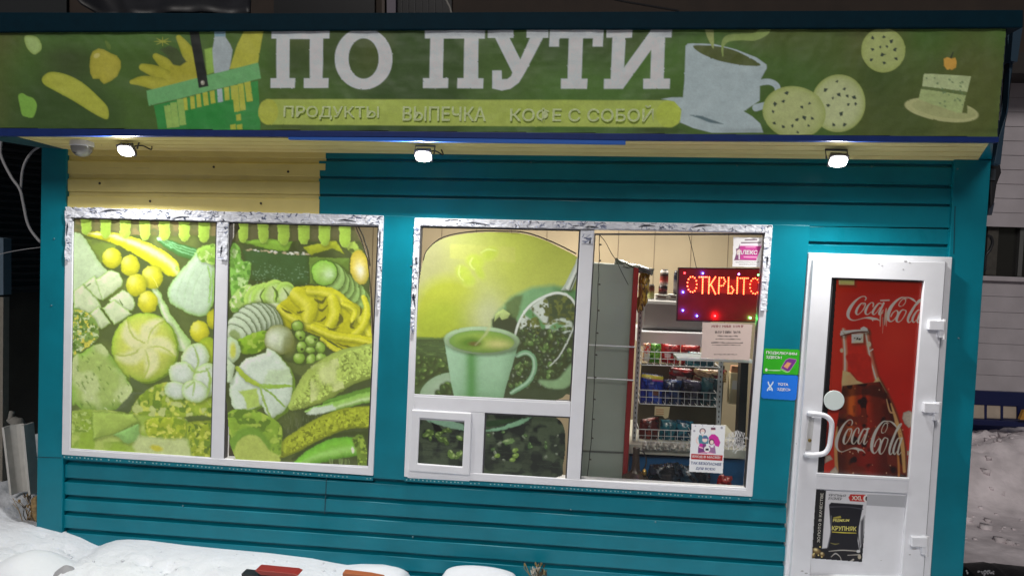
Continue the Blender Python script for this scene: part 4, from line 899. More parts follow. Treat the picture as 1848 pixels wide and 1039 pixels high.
# ================================================================ drinks poster in the door glass
t5 = lambda L: T(L, 7.42, 1490, 500)
RED = G(176, 38, 26)
c = Cv(1472, 499, 1670, 866, RED, .8, gain=1.75)
X, Yy = c.X, c.Y
c.C *= (1+.08*(fnoise(X.shape, 50, 4)*2-1))[..., None]
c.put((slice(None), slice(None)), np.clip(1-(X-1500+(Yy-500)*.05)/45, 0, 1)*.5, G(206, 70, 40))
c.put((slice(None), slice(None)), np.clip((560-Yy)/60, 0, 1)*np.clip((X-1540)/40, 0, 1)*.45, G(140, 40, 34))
c.put((slice(None), slice(None)), .35*np.exp(-(((X-1615)/40)**2+((Yy-610)/46)**2)), G(206, 74, 50))  # soft sheen highlight painted into the poster colour
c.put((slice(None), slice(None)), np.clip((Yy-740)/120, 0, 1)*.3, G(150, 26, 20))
# bottle
c.vol = .35
L_ = [(1519, 596), (1521, 622), (1522, 640), (1522, 664), (1521, 690), (1518, 714), (1514, 745), (1509, 775), (1506, 800), (1507, 830), (1512, 870)]
R_ = [(1566, 596), (1570, 620), (1574, 642), (1579, 662), (1585, 682), (1599, 708), (1611, 732), (1622, 765), (1631, 805), (1635, 840), (1635, 870)]
LS, RS = crom(L_, 4), crom(R_, 4)
body = [tuple(p) for p in LS]+[tuple(p) for p in RS][::-1]
c.poly(body, G(182, 46, 30), soft=1.2)
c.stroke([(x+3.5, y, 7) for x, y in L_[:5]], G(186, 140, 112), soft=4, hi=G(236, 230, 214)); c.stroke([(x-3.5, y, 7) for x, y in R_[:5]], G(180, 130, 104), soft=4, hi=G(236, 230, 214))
c.poly([(1521, 668), (1534, 672), (1546, 686), (1560, 692), (1576, 690), (1585, 680), (1600, 708), (1520, 710), (1519, 690)], G(190, 160, 118), soft=2)
c.poly([(1528, 640), (1534, 660), (1546, 680), (1560, 687), (1573, 684), (1574, 664), (1568, 640)], G(178, 44, 30), soft=3, smooth=True)
liq = [(x, y) for x, y in LS if y > 692]+[(x, y) for x, y in RS if y > 688][::-1]
c.poly(liq, G(76, 26, 16), soft=1.5, mott=.25, cell=16, edge=G(44, 16, 12), ew=16)
sl = c.win(1500, 690, 1640, 868); d = c.sdf(liq, c.X[sl], c.Y[sl]); ins = np.clip(-d/2, 0, 1)
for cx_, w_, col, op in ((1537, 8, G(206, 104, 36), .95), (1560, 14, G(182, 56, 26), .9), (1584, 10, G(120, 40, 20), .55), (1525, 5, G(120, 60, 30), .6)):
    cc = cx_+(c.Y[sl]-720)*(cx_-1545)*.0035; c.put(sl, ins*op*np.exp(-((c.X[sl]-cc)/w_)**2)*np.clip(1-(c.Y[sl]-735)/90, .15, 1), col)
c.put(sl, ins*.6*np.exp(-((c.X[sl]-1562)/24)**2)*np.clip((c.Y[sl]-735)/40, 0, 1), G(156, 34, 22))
c.grain(liq, [G(40, 16, 12), G(110, 40, 24)], 22, 31, .56, .12)
c.poly([(1521, 700), (1545, 694), (1580, 694), (1598, 706), (1604, 720), (1560, 712), (1519, 716)], G(56, 24, 16), soft=4, op=.7)
c.stroke([(1511, 770, 2), (1508, 800, 5), (1510, 850, 6)], G(196, 150, 96), soft=2, op=.85); c.stroke([(1608, 728, 2), (1618, 760, 6), (1628, 800, 7), (1632, 850, 5)], G(206, 160, 104), soft=2, op=.9)
c.stroke([(1600, 720, 1.5), (1606, 742, 3), (1614, 744, 2)], G(190, 150, 110)); c.stroke([(1620, 818, 3), (1622, 840, 4), (1622, 866, 3)], G(180, 120, 64), soft=2)
c.poly([(1517, 597), (1540, 595), (1566, 594), (1568, 600), (1540, 602), (1518, 604)], G(206, 200, 186)); c.poly([(1516, 602), (1519, 598), (1524, 604), (1524, 608), (1517, 606)], G(220, 216, 204)); c.poly([(1553, 592), (1559, 589), (1565, 592), (1566, 598), (1554, 597)], G(222, 220, 206))
c.stroke([(1518, 606, 2), (1542, 600, 3), (1566, 598, 2)], G(86, 36, 26)); c.ell(1568, 621, 4, 5, 0, G(196, 186, 164)); c.ell(1519, 632, 3, 4, 0, G(186, 176, 150)); c.stroke([(1569, 634, 2), (1575, 630, 2)], G(220, 214, 200))
c.poly([(1537, 603), (1558, 602), (1558, 618), (1537, 619)], G(222, 214, 188)); c.grain([(1540, 608), (1556, 608), (1556, 614), (1540, 614)], [G(40, 40, 34)], 2, 3, .42, .1)
c.poly([(1514, 504), (1542, 504.5), (1541.5, 514), (1514, 513.5)], G(214, 190, 120), edge=G(230, 214, 160), ew=2)
c.stroke([(1502, 640, 1), (1500, 700, 1)], G(150, 30, 20), op=.5)
r = random.Random(21)
for i in range(46): x, y = r.uniform(1516, 1630), r.uniform(700, 858); c.ell(x, y, r.uniform(.6, 1.5), r.uniform(.6, 1.7), 0, r.choice([G(206, 120, 70), G(120, 50, 30), G(226, 180, 140)]), op=.6, mott=0)
c.vol = 0
CREAM = G(222, 206, 186)
SCRIPT = [[(528, 312, 9), (542, 282, 15), (524, 258, 10), (476, 264, 12), (408, 310, 24), (345, 385, 38), (308, 455, 44), (300, 515, 38), (326, 560, 22), (380, 578, 10), (440, 566, 8), (520, 546, 12), (590, 545, 30), (640, 556, 34), (690, 562, 20), (735, 590, 4)],
          [(628, 566, 22), (632, 586, 6)],
          [(525, 350, 8), (478, 352, 14), (430, 410, 26), (408, 470, 30), (424, 500, 14), (462, 480, 8), (512, 420, 12), (532, 362, 16), (516, 345, 8), (500, 372, 6)],
          [(634, 392, 14), (640, 350, 16), (612, 340, 8), (572, 376, 20), (538, 440, 30), (536, 486, 22), (566, 498, 10), (610, 462, 7)],
          [(752, 356, 8), (712, 352, 16), (660, 412, 26), (630, 470, 28), (644, 500, 14), (680, 474, 7), (730, 404, 10)], [(778, 345, 24), (748, 410, 26), (716, 480, 24), (728, 502, 14), (770, 470, 5)],
          [(738, 312, 16), (850, 308, 16)],
          [(1014, 388, 7), (985, 386, 10), (986, 350, 8), (1030, 296, 10), (1068, 296, 11), (1066, 340, 8), (1032, 384, 7)],
          [(1092, 292, 4), (1050, 272, 12), (1000, 280, 18), (930, 334, 30), (872, 408, 42), (838, 490, 46), (836, 556, 38), (866, 592, 18), (910, 574, 10), (954, 520, 16), (968, 468, 20), (944, 446, 10), (900, 478, 12), (874, 524, 16)],
          [(1058, 270, 6), (1120, 276, 14), (1170, 300, 26), (1206, 330, 12)],
          [(1062, 442, 10), (1024, 440, 14), (974, 500, 28), (950, 570, 30), (970, 600, 14), (1014, 576, 8), (1058, 510, 12), (1078, 455, 14), (1058, 440, 8)],
          [(1108, 500, 6), (1190, 400, 10), (1270, 318, 14), (1284, 296, 12), (1240, 320, 22), (1160, 440, 32), (1108, 540, 32), (1104, 596, 22), (1130, 600, 10), (1170, 560, 6)],
          [(1270, 440, 6), (1230, 446, 14), (1184, 510, 26), (1162, 570, 28), (1180, 604, 12), (1220, 570, 6)], [(1290, 440, 22), (1250, 520, 24), (1228, 590, 22), (1246, 606, 10), (1280, 580, 5)]]
for P in SCRIPT: c.stroke(t5([(x, y, w_/7.42) for x, y, w_ in P]), CREAM, n=6, mott=.04, soft=.9)
# long drips below the hyphen
for P in ([(772, 440, 10), (736, 500, 18), (730, 655, 8)], [(812, 420, 12), (800, 520, 22), (790, 640, 8)], [(770, 540, 8), (768, 640, 5), (762, 750, 2)], [(822, 470, 10), (818, 560, 12), (812, 655, 6)]): c.stroke(t5([(x, y, w_/7.42) for x, y, w_ in P]), G(196, 176, 160), n=4, soft=.9)
c.stroke(t5([(782, 470, 1), (776, 560, 1.2), (780, 640, .8)]), G(60, 24, 20), n=4)
q6 = lambda P: [(1470+(245+(x-285)*.775)/6.495, 720+(245+(y-262)*1.17)/6.495, w_/7.42*.95) for x, y, w_ in P]
for P in SCRIPT:
    if len(P) == 2 and P[0][0] == 738: P = [(735, 352, 16), (795, 346, 16)]
    c.stroke(q6(P), CREAM, n=6, mott=.04, soft=.9)
# peeled pale scraps
for P in ([(1630, 744), (1640, 740), (1650, 744), (1648, 768), (1640, 772), (1632, 764), (1628, 754)], [(1489, 822), (1498, 820), (1503, 828), (1488, 836)], [(1498, 850), (1508, 840), (1513, 850), (1511, 860), (1497, 858)], [(1637, 813), (1643, 812), (1642, 821), (1637, 821)]):
    c.poly(P, G(178, 168, 156), edge=G(140, 120, 108), ew=3, mott=.2, cell=4)
poster = thing("drinks_poster", "red cola poster with a bottle and white script behind the door glass", "poster", W(1565, 860, -.044))
c.cut([(1509.5, 502), (1669, 507), (1642, 865), (1486, 857)], inv=True)
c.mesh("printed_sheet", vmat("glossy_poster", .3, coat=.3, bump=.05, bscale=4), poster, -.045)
MB().slab([(1498, 498), (1672, 504), (1645, 868), (1470, 860)], -.040, -.03).build("backing_board", mat("dark_backing", (.02, .02, .022), .5), poster)
# cream disc on the door
tag(MB().lathe(W(1505, 722, -.078), [(.062, 0), (.062, .002), (.060, .004)], Vector((0, -1, 0)), 36).build("round_sticker", mat("pale_mint_disc", (.66, .74, .72), .5)), "pale round blank disc stuck above the door handle", "sticker")

# advertisement on the lower door panel
c = Cv(1462, 880, 1568, 1016, G(196, 196, 200), .7, gain=1.15)
c.poly([(1470, 880), (1491, 881), (1484, 985), (1478, 1016), (1462, 1016)], G(26, 26, 28), mott=.1)
c.poly([(1496, 910), (1500, 906), (1558, 910), (1556, 920), (1550, 950), (1548, 975), (1551, 992), (1492, 990), (1499, 960)], G(22, 22, 30), edge=G(46, 46, 54), ew=2, mott=.1)
c.stroke([(1497, 914, 2), (1530, 914, 1.2), (1557, 918, 2)], G(66, 66, 76)); c.stroke([(1500, 930, 1.4), (1499, 960, 1.6), (1494, 986, 1.6)], G(96, 96, 104)); c.stroke([(1552, 930, 1), (1549, 960, 1.4), (1552, 990, 1.6)], G(10, 10, 14))
c.poly([(1462, 990), (1494, 988), (1552, 992), (1557, 970), (1562, 950), (1559, 1016), (1462, 1016)], G(24, 24, 28), soft=2, mott=.15)
c.poly([(1553, 940), (1560, 930), (1558, 980), (1552, 984)], G(70, 70, 74), soft=4)
for (x, y, a, b_) in ((1474, 994, 9, 6), (1484, 1000, 5, 5), (1468, 1002, 4, 5)): c.ell(x, y, a, b_, 20, G(120, 96, 54), edge=G(40, 34, 24), hi=G(216, 200, 150))
for P in ([(1496, 994, 1), (1520, 992, 1.6), (1550, 994, 1)], [(1500, 1004, 1), (1508, 998, 2), (1516, 1004, 1), (1518, 1010, 1)], [(1530, 1001, 1), (1552, 1000, 1.4)], [(1534, 1012, 1), (1540, 1009, 3)]): c.stroke(P, G(176, 172, 164))
c.ell(1549, 994, 3.4, 2.6, 0, G(190, 190, 190)); c.ell(1551, 1004, 3, 4, 0, G(170, 160, 140))
for x, y, in ((1473, 991), (1480, 986), (1469, 998), (1483, 1004), (1477, 1001)): c.ell(x, y, 1.2, 1.2, 0, G(224, 206, 130))
c.poly([(1535, 891), (1562, 892), (1561.5, 905), (1534, 903.5), (1531, 897)], G(172, 34, 30)); c.ell(1563, 899, 5, 6, 0, G(214, 210, 206)); c.ell(1564, 899, 2.4, 4, 0, G(40, 40, 40))
c.poly([(1504, 933), (1517, 930), (1518, 934), (1504, 935)], G(150, 140, 60)); c.stroke([(1502, 959, 1.2), (1525, 960.5, 1.6), (1545, 961, 1)], G(200, 186, 70)); c.stroke([(1499, 979, 1), (1507, 981, 2.2), (1514, 980, 1)], G(110, 104, 60))
c.cut([(1472, 882), (1565.5, 891), (1556, 1013.5), (1465, 1007)], inv=True)
ad = thing("advert_sheet", "black and grey snack packet advert on the lower door panel", "poster", W(1510, 1010, -.055))
c.mesh("printed_sheet", PAPER, ad, -.0545)
INK = mat("dark_ink", (.02, .02, .025), .6)
letters("dark_lettering", [("КРУПНЫЙ", [(1496, 889), (1527, 891), (1526, 896), (1496, 894.5)], .012), ("РАЗМЕР", [(1496, 896), (1520, 897), (1519, 902), (1495, 901)], .012)], -.056, INK, ad)
letters("white_lettering", [("XXL", [(1537, 894), (1556, 894.5), (1556, 902), (1537, 901.5)], .03), ("ЗОЛОТО В КАЧЕСТВЕ", [(1474.5, 978), (1481, 889), (1486, 889), (1479.5, 978)], .01)], -.0562, mat("cream_ink", (.7, .68, .6), .6), ad)
letters("yellow_lettering", [("КРУПНЯК", [(1501.5, 948), (1546, 949.5), (1545.5, 957.5), (1501, 956)], .025), ("PREMIUM", [(1503.5, 935.5), (1533, 936), (1532, 931.5+9), (1503, 941)], .025)], -.0562, mat("yellow_ink", (.66, .6, .16), .6), ad)

# ================================================================ stickers on the teal surround
def sheet(name, label, cat, q, Y, base, paint, gain=1.15, st=.6, m=PAPER, group=None, rc=0):
    xs = [p[0] for p in q]; ys = [p[1] for p in q]
    t = thing(name, label, cat, W(sum(xs)/4, max(ys), Y), group)
    c = Cv(min(xs)-1, min(ys)-1, max(xs)+1, max(ys)+1, G(*base), st, gain=gain); paint(c)
    if rc:
        o = []
        for k in range(4):
            p, a, b_ = np.array(q[k], float), np.array(q[k-1], float), np.array(q[(k+1) % 4], float)
            u = p+(a-p)/np.hypot(*(a-p))*rc; v = p+(b_-p)/np.hypot(*(b_-p))*rc
            o += [tuple(u), tuple((u+v+2*p*.7)/3.4 if False else (u*.3+v*.3+p*.4)), tuple(v)]
        q = o
    c.cut(q, inv=True); c.mesh("printed_sheet", m, t, Y); return t
def pg(c):
    c.ell(1410, 650, 60, 30, 0, G(40, 170, 20), op=.4, soft=20)
    c.poly([(1409, 664), (1418, 649), (1424, 646), (1437, 648), (1437, 652), (1424, 671), (1421, 670)], G(110, 44, 130), edge=G(200, 120, 190), ew=1.4); c.poly([(1414, 661), (1421, 653), (1428, 655), (1421, 665)], G(214, 150, 100), soft=1.5)
    c.stroke([(1409, 666, 1), (1420, 671, 1.4), (1425, 669, 1)], G(170, 220, 150)); c.ell(1383, 667, 2.2, 2.6, 0, G(226, 244, 220)); c.stroke([(1387, 667.5, 1), (1398, 668, 1.6), (1408, 668, 1)], G(200, 236, 190))
g1_ = sheet("service_sticker", "bright green sticker with a purple chip card, above the blue one", "sticker", [(1379, 628), (1444, 630), (1441, 676.5), (1376, 674)], -.0125, (46, 158, 26), pg, rc=3)
letters("white_lettering", [("ПОДКЛЮЧИМ", [(1383, 633), (1438.5, 636), (1438, 641.5), (1382.5, 639)], .03), ("ЗДЕСЬ!", [(1382.5, 641), (1411, 642.5), (1410.5, 648.5), (1382, 647)], .03)], -.0135, WHITE_INK, g1_)
def pb(c):
    c.stroke([(1386.5, 689, 2), (1387.5, 693, 2), (1390, 696, 2), (1393, 693, 2), (1395, 689, 2)], G(216, 232, 250)); c.stroke([(1390, 696, 2), (1389, 698, 2)], G(216, 232, 250))
    c.stroke([(1385, 704, 2), (1387, 700, 2), (1390, 698, 2), (1392.5, 700, 2), (1393.5, 704, 2)], G(216, 232, 250)); c.ell(1389.5, 702, 1.6, 1.6, 0, G(216, 232, 250))
g2_ = sheet("service_sticker", "plain blue sticker with a small white figure, below the green one", "sticker", [(1376, 674.7), (1441, 677), (1437, 722.5), (1373, 718.5)], -.0125, (20, 110, 214), pb, rc=4)
letters("white_lettering", [("YOTA", [(1403.5, 690), (1423, 691), (1422.5, 696), (1403, 695)], .03), ("ЗДЕСЬ", [(1402.5, 699), (1427.5, 700.5), (1427, 706.5), (1402, 705)], .03)], -.0135, WHITE_INK, g2_)

# ================================================================ things behind the clear pane
def pal(c):
    c.poly([(1326, 468), (1336, 443), (1375, 443), (1364.5, 470)], G(186, 62, 140)); c.poly([(1337, 440), (1376, 440.5), (1375, 444), (1336, 443.5)], G(240, 214, 232))
    c.stroke([(1338, 438, 2), (1373, 437.5, 2)], G(90, 50, 80)); c.stroke([(1345, 433, 2), (1366, 432.5, 2)], G(80, 46, 72)); c.stroke([(1346, 446, 1.6), (1363, 446, 1.6)], G(220, 150, 190))
    c.poly([(1325, 469), (1329, 456), (1328, 449), (1332, 448), (1335, 440), (1336, 466), (1334, 469)], G(124, 76, 110)); c.poly([(1330, 452), (1335, 449), (1336, 459), (1330, 460)], G(222, 206, 200)); c.stroke([(1334, 458, 2), (1334, 467, 2)], G(236, 220, 226))
    c.stroke([(1343, 463.5, 2), (1365, 464, 2)], G(232, 170, 204)); c.stroke([(1325, 469, 1), (1365, 469.4, 1)], G(110, 50, 90))
    for y, x0, x1 in ((473, 1328, 1370), (477, 1334, 1364)):
        x = x0
        while x < x1: w_ = rnd.uniform(.8, 3); c.stroke([(x, y, 1.1), (x+w_, y+rnd.uniform(-.5, .5), 1.1)], G(110, 110, 110), n=1); x += w_+1.4
al = sheet("window_notice", "white notice with a magenta slanted emblem in the top corner", "notice", [(1323.5, 427.5), (1376, 428.5), (1372.5, 482), (1321.5, 481.5)], -.0122, (226, 224, 224), pal)
letters("white_lettering", [("АЛЕКС", [(1333.5, 451), (1367.5, 451.5), (1366, 459.5), (1331.5, 459)], .03)], -.0135, WHITE_INK, al)
def pn(c):
    c.C *= (1+.05*(fnoise(c.X.shape, 30, 3)*2-1))[..., None]
    for y, x0, x1, col, h in ((588.5, 1285, 1340, G(132, 66, 70), 3.6), (599, 1291, 1335, G(70, 62, 62), 3.6)):
        x = x0
        while x < x1:
            w_ = rnd.uniform(1.2, 3.2); c.stroke([(x, y-h/2+rnd.uniform(-.3, .6), 1.2), (x+rnd.uniform(-.4, .8), y+h/2, 1.2)], col, n=1, mott=0)
            if rnd.random() < .6: c.stroke([(x, y+rnd.uniform(-1.5, 1.5), 1), (x+w_, y+rnd.uniform(-1.5, 1.5), 1)], col, n=1, mott=0)
            x += w_+(2.6 if rnd.random() < .12 else .4)
    for y, x0, x1, w_ in ((606, 1295, 1331, 1.8), (611.5, 1292, 1336, 1.6), (618, 1284, 1340, 2), (622, 1285, 1336, 1.4), (639, 1289, 1330, 1.4)):
        P = [(x, y+rnd.uniform(-.4, .4)+(x-x0)*.01, w_*rnd.uniform(.5, 1.2)) for x in np.linspace(x0, x1, 12)]; c.stroke(P, G(98, 88, 84), n=2)
sheet("window_notice", "pinkish paper with lines of faint writing under the lit board", "notice", [(1267.5, 581), (1358, 585), (1353, 650), (1265, 646)], -.0122, (206, 186, 178), pn, gain=1.0)
def pm(c):
    MG, TL, SK, PU = G(196, 44, 150), G(70, 130, 150), G(236, 206, 200), G(120, 60, 120)
    for x, y, r_ in ((1253, 777, 2), (1255, 768, 1.2), (1302.5, 771.5, 2.2), (1268, 767.5, 1), (1288, 768, 1)): c.ell(x, y, r_, r_, 0, G(160, 160, 170))
    c.poly([(1260, 790), (1262, 784), (1268, 785), (1275, 785), (1279, 790), (1278, 800), (1262, 801)], TL); c.stroke([(1259, 788, 2.4), (1257, 796, 2.4), (1261, 801, 2.4)], SK)
    c.ell(1268, 777.5, 5.6, 5.4, 0, G(70, 30, 60)); c.ell(1268, 778, 3.8, 4.4, 0, SK); c.poly([(1264.5, 779), (1271.5, 779), (1270, 782.6), (1266, 782.6)], G(240, 240, 246)); c.poly([(1266, 783), (1270, 783), (1268, 788)], SK)
    c.poly([(1279, 788), (1284, 783), (1290, 783), (1296, 788), (1300, 798), (1297, 806), (1291, 804), (1288, 798), (1280, 796)], MG); c.ell(1287, 776, 4, 4.8, 0, SK); c.poly([(1283, 775), (1283, 771), (1291, 771), (1291.5, 775)], G(104, 60, 84)); c.poly([(1284, 777), (1290.5, 777), (1289, 780.5), (1285.5, 780.5)], G(240, 240, 246))
    c.ell(1272, 793, 4.6, 4.4, 0, SK); c.poly([(1268, 791), (1270, 787.5), (1276, 788), (1278, 791)], G(80, 90, 140)); c.poly([(1260, 806), (1264, 800), (1274, 800), (1276, 818), (1259.5, 817)], PU); c.ell(1265, 803, 3.4, 3.4, 0, MG); c.stroke([(1262, 806, 2), (1268, 808, 2)], G(240, 190, 210))
    c.ell(1284, 797, 5, 5.4, 0, G(70, 30, 60)); c.ell(1284.5, 797.5, 3.2, 3.8, 0, SK); c.poly([(1279, 804), (1290, 803), (1292, 818), (1279, 817)], G(150, 110, 150)); c.ell(1285, 805, 3, 2, 0, G(230, 226, 236))
    c.ell(1276, 810, 5.4, 5.6, 0, G(236, 236, 242)); c.poly([(1273, 808.5), (1279, 808.5), (1279, 812.5), (1273, 812.5)], G(40, 34, 50)); c.stroke([(1262, 817, 1), (1276, 816, 2), (1288, 818, 1)], G(230, 150, 180))
    c.poly([(1247.5, 818), (1304.5, 821), (1303.5, 831), (1247, 828)], G(176, 40, 40))
mk_ = sheet("mask_poster", "small white poster with a masked family and a red strip", "poster", [(1248, 764), (1309.5, 767), (1304.5, 854), (1243, 850.5)], -.0122, (222, 224, 234), pm)
letters("white_lettering", [("ВХОД В МАСКЕ!", [(1250, 820.5), (1300, 823), (1299.5, 828), (1249.5, 825.5)], .03)], -.0135, WHITE_INK, mk_)
letters("blue_lettering", [("ТАК БЕЗОПАСНЕЕ", [(1247, 832), (1302, 835), (1301.5, 840), (1246.5, 837)], .03), ("ДЛЯ ВСЕХ!", [(1256, 842), (1291, 844), (1290.5, 849), (1255.5, 847)], .03)], -.0135, mat("blue_ink", (.03, .07, .22), .6), mk_)
# white crayon-like writing scraped on the glass: strokes as in the photo
scr = thing("glass_scribble", "white scrawled decal with illegible words low on the clear pane", "sticker", W(1330, 830, .026))
b = MB(); r = random.Random(12)
def ink(P, w_, Y=-.0112):
    Q = [W(x, y, Y) for x, y in P]
    for a, d in zip(Q[:-1], Q[1:]):
        t = (d-a).normalized(); n_ = Vector((-t.z, 0, t.x))*w_; b.add([a-n_, a+n_, d+n_, d-n_], [[0, 1, 2, 3]])
for k in range(12):
    x = 1313+k*2.6; y0 = 776+abs(k-6)*.9; ink([(x+2, y0), (x+r.uniform(-1, 1), y0+10), (x-1, y0+18+r.uniform(0, 8)), (x-2+r.uniform(-1, 1), y0+30+r.uniform(-6, 4))], r.uniform(.0012, .0028))
for row, (x0, x1, y) in enumerate(((1311, 1349, 790), (1311, 1342, 797), (1309, 1334, 804))):
    x = x0
    while x < x1:
        ink([(x, y-2.2), (x+r.uniform(-.5, .6), y+2)], .0016); ink([(x, y+r.uniform(-2, 2)), (x+2.6, y+r.uniform(-2, 2))], .0013); x += 3.1
ink([(1322, 815), (1328, 808), (1340, 804), (1346, 803), (1340, 809), (1330, 812), (1326, 818)], .0022)
b.build("strokes", mat("white_marker", (.7, .7, .7), .6), scr)

# lit board
led = thing("led_sign", "red glowing lit board of coloured diodes hanging in the clear pane", "sign", W(1298, 580, .07))
LB = [(1224, 482.5), (1378, 484), (1373, 582), (1220.5, 579)]
MB().slab(LB, .075, .10).build("housing", mat("led_board", (.09, .004, .008), .35, emit=(.8, .01, .02), estr=.10, noise=.5, nscale=9), led)  # weak red emission stands in for diode light scattered in the board
MB().ring(LB, inset(LB, 2.2), .068, .102).build("board_frame", mat("dark_red_frame", (.03, .004, .006), .4), led)
def dots(name, P, r_, m, par):
    b = MB()
    for x, y in P:
        c0 = W(x, y, .0745); b.lathe(c0, [(r_, 0), (r_*.8, r_*.5), (r_*.3, r_*.8)], Vector((0, -1, 0)), 6)
    return b.build(name, m, par)
def glyphs():
    out = []
    def seg(P):
        P = [np.array(p, float) for p in P]
        for a, d in zip(P[:-1], P[1:]):
            n = max(1, int(np.hypot(*(d-a))/2.9))
            for i in range(n): out.append(tuple(a+(d-a)*i/n))
        out.append(tuple(P[-1]))
    def O(cx, cy, rx, ry):
        for k in range(13): out.append((cx+rx*math.cos(k*.4833), cy+ry*math.sin(k*.4833)))
    O(1249, 513, 8.5, 14); y0, y1 = 500, 529
    seg([(1262, y0), (1276, y0)]); seg([(1268.5, y0), (1267.5, y1)])
    seg([(1280, y0), (1279, y1)]); seg([(1281, 515), (1291, y0)]); seg([(1283, 513), (1291, y1+1)])
    seg([(1297, y1), (1298, y0+1), (1306, y0+1), (1309, 508), (1305, 515), (1298, 516)])
    seg([(1315, y0+1), (1314, y1), (1321, y1), (1324, 523), (1320, 517), (1315, 517)]); seg([(1331, y0+1), (1330, y1)])
    seg([(1336, y0+2), (1350, y0+2)]); seg([(1343, y0+2), (1342, y1+1)])
    O(1362, 516, 8.5, 14)
    return out
dots("lettering", glyphs(), .0050, mat("red_orange_diode", (.8, .2, .05), .4, emit=(1, .075, .025), estr=13), led)
cols = {"red": (1, .02, .02), "blue": (.06, .1, 1), "green": (.1, 1, .15), "violet": (.6, .2, 1)}
for x, y, cn, s_ in ((1235.5, 492.5, "red", 3), (1268.5, 493, "blue", 5), (1333.5, 494.5, "violet", 4), (1368.5, 496, "green", 4), (1233, 527, "blue", 8), (1232.5, 560, "blue", 5), (1258, 570, "blue", 5), (1290.5, 570, "red", 9), (1354.5, 573.5, "green", 6), (1374, 523, "violet", 3)):
    dots("border_diode", [(x, y)], .0062, mat("diode_"+cn, (.3, .3, .3), .4, emit=cols[cn], estr=14), led)
    if s_ > 4:
        L = bpy.data.lights.new("diode_light", 'POINT'); L.energy = .05*s_; L.color = cols[cn]; L.shadow_soft_size = .006
        o = bpy.data.objects.new("diode_light", L); COL.objects.link(o); o.location = W(x, y, .062)
L = bpy.data.lights.new("letters_light", 'AREA'); L.shape = 'RECTANGLE'; L.size = .44; L.size_y = .09; L.energy = .35; L.color = (1, .08, .04)
o = bpy.data.objects.new("letters_light", L); COL.objects.link(o); o.location = W(1303, 516, .0735); o.rotation_euler = (math.radians(90), 0, 0)
tag(MB().tube([W(x, y, .08) for x, y in ((1242, 421), (1250, 452), (1257, 484))], .0022, 6).build("hanging_wire", BLACKM), "thin dark wire holding up the glowing board", "wire")

# tiny garland down the left side of the pane
gw = thing("garland_wire", "dark wire with tiny bulbs hanging along the grey cabinet side", "wire", W(1070, 860, .06))
P = crom([(1082, 424), (1081, 470), (1078, 560), (1074, 640), (1071, 720), (1067, 790), (1060, 858)], 6)
MB().tube([W(x+rnd.uniform(-.7, .7), y, .06) for x, y in P], .0026, 6).build("wire", BLACKM, gw)
MB().tube([W(x, y, .06) for x, y in crom([(1082, 424), (1092, 436), (1104, 458), (1112, 470), (1124, 495), (1134, 514)], 4)], .0022, 6).build("wire", BLACKM, gw)
b = MB()
for k in range(3, len(P)-1, 3): b.lathe(W(P[k][0]+2, P[k][1], .056), [(.003, -.006), (.006, 0), (.003, .008)], Vector((.9, 0, -.3)), 8)
b.build("bulb", mat("unlit_bulb", (.12, .11, .1), .2), gw)

# fridge cabinet
FR = mat("grey_cabinet_metal", (.30, .34, .30), .35, noise=.05, nscale=3)
fr = thing("fridge_cabinet", "tall grey refrigerator cabinet with a dark red edge, seen from its side", "fridge", W(1100, 870, .3))
MB().slab([(1068, 474), (1144, 479), (1123, 880), (1040, 876)], .20, .75).build("cabinet_body", FR, fr, bevel=.008)
MB().slab([(1144, 482), (1153, 484), (1131, 882), (1122, 880)], .17, .76).build("red_edge", mat("dark_red_trim", (.26, .015, .015), .35), fr, bevel=.004)
for (a, d) in (((1062, 622), (1147, 626)), ((1060, 681), (1144, 686))): MB().tube([W(*a, .15), W(*d, .15)], .0045, 8).build("shelf_reflection", PVC, fr)  # white rods imitate reflected shelf lines
MB().slab([(1050, 812), (1126, 815), (1126, 818), (1050, 815)], .195, .21).build("seam", mat("seam_grey", (.1, .11, .1), .5), fr)
def crumple(name, label, q, Y, dep, pal, seed, cat="bag", amp=.02):
    t = thing(name, label, cat, W((q[0][0]+q[2][0])/2, max(p[1] for p in q), Y))
    pillow("wrapper", q, Y, dep, pal, seed, t, amp); return t
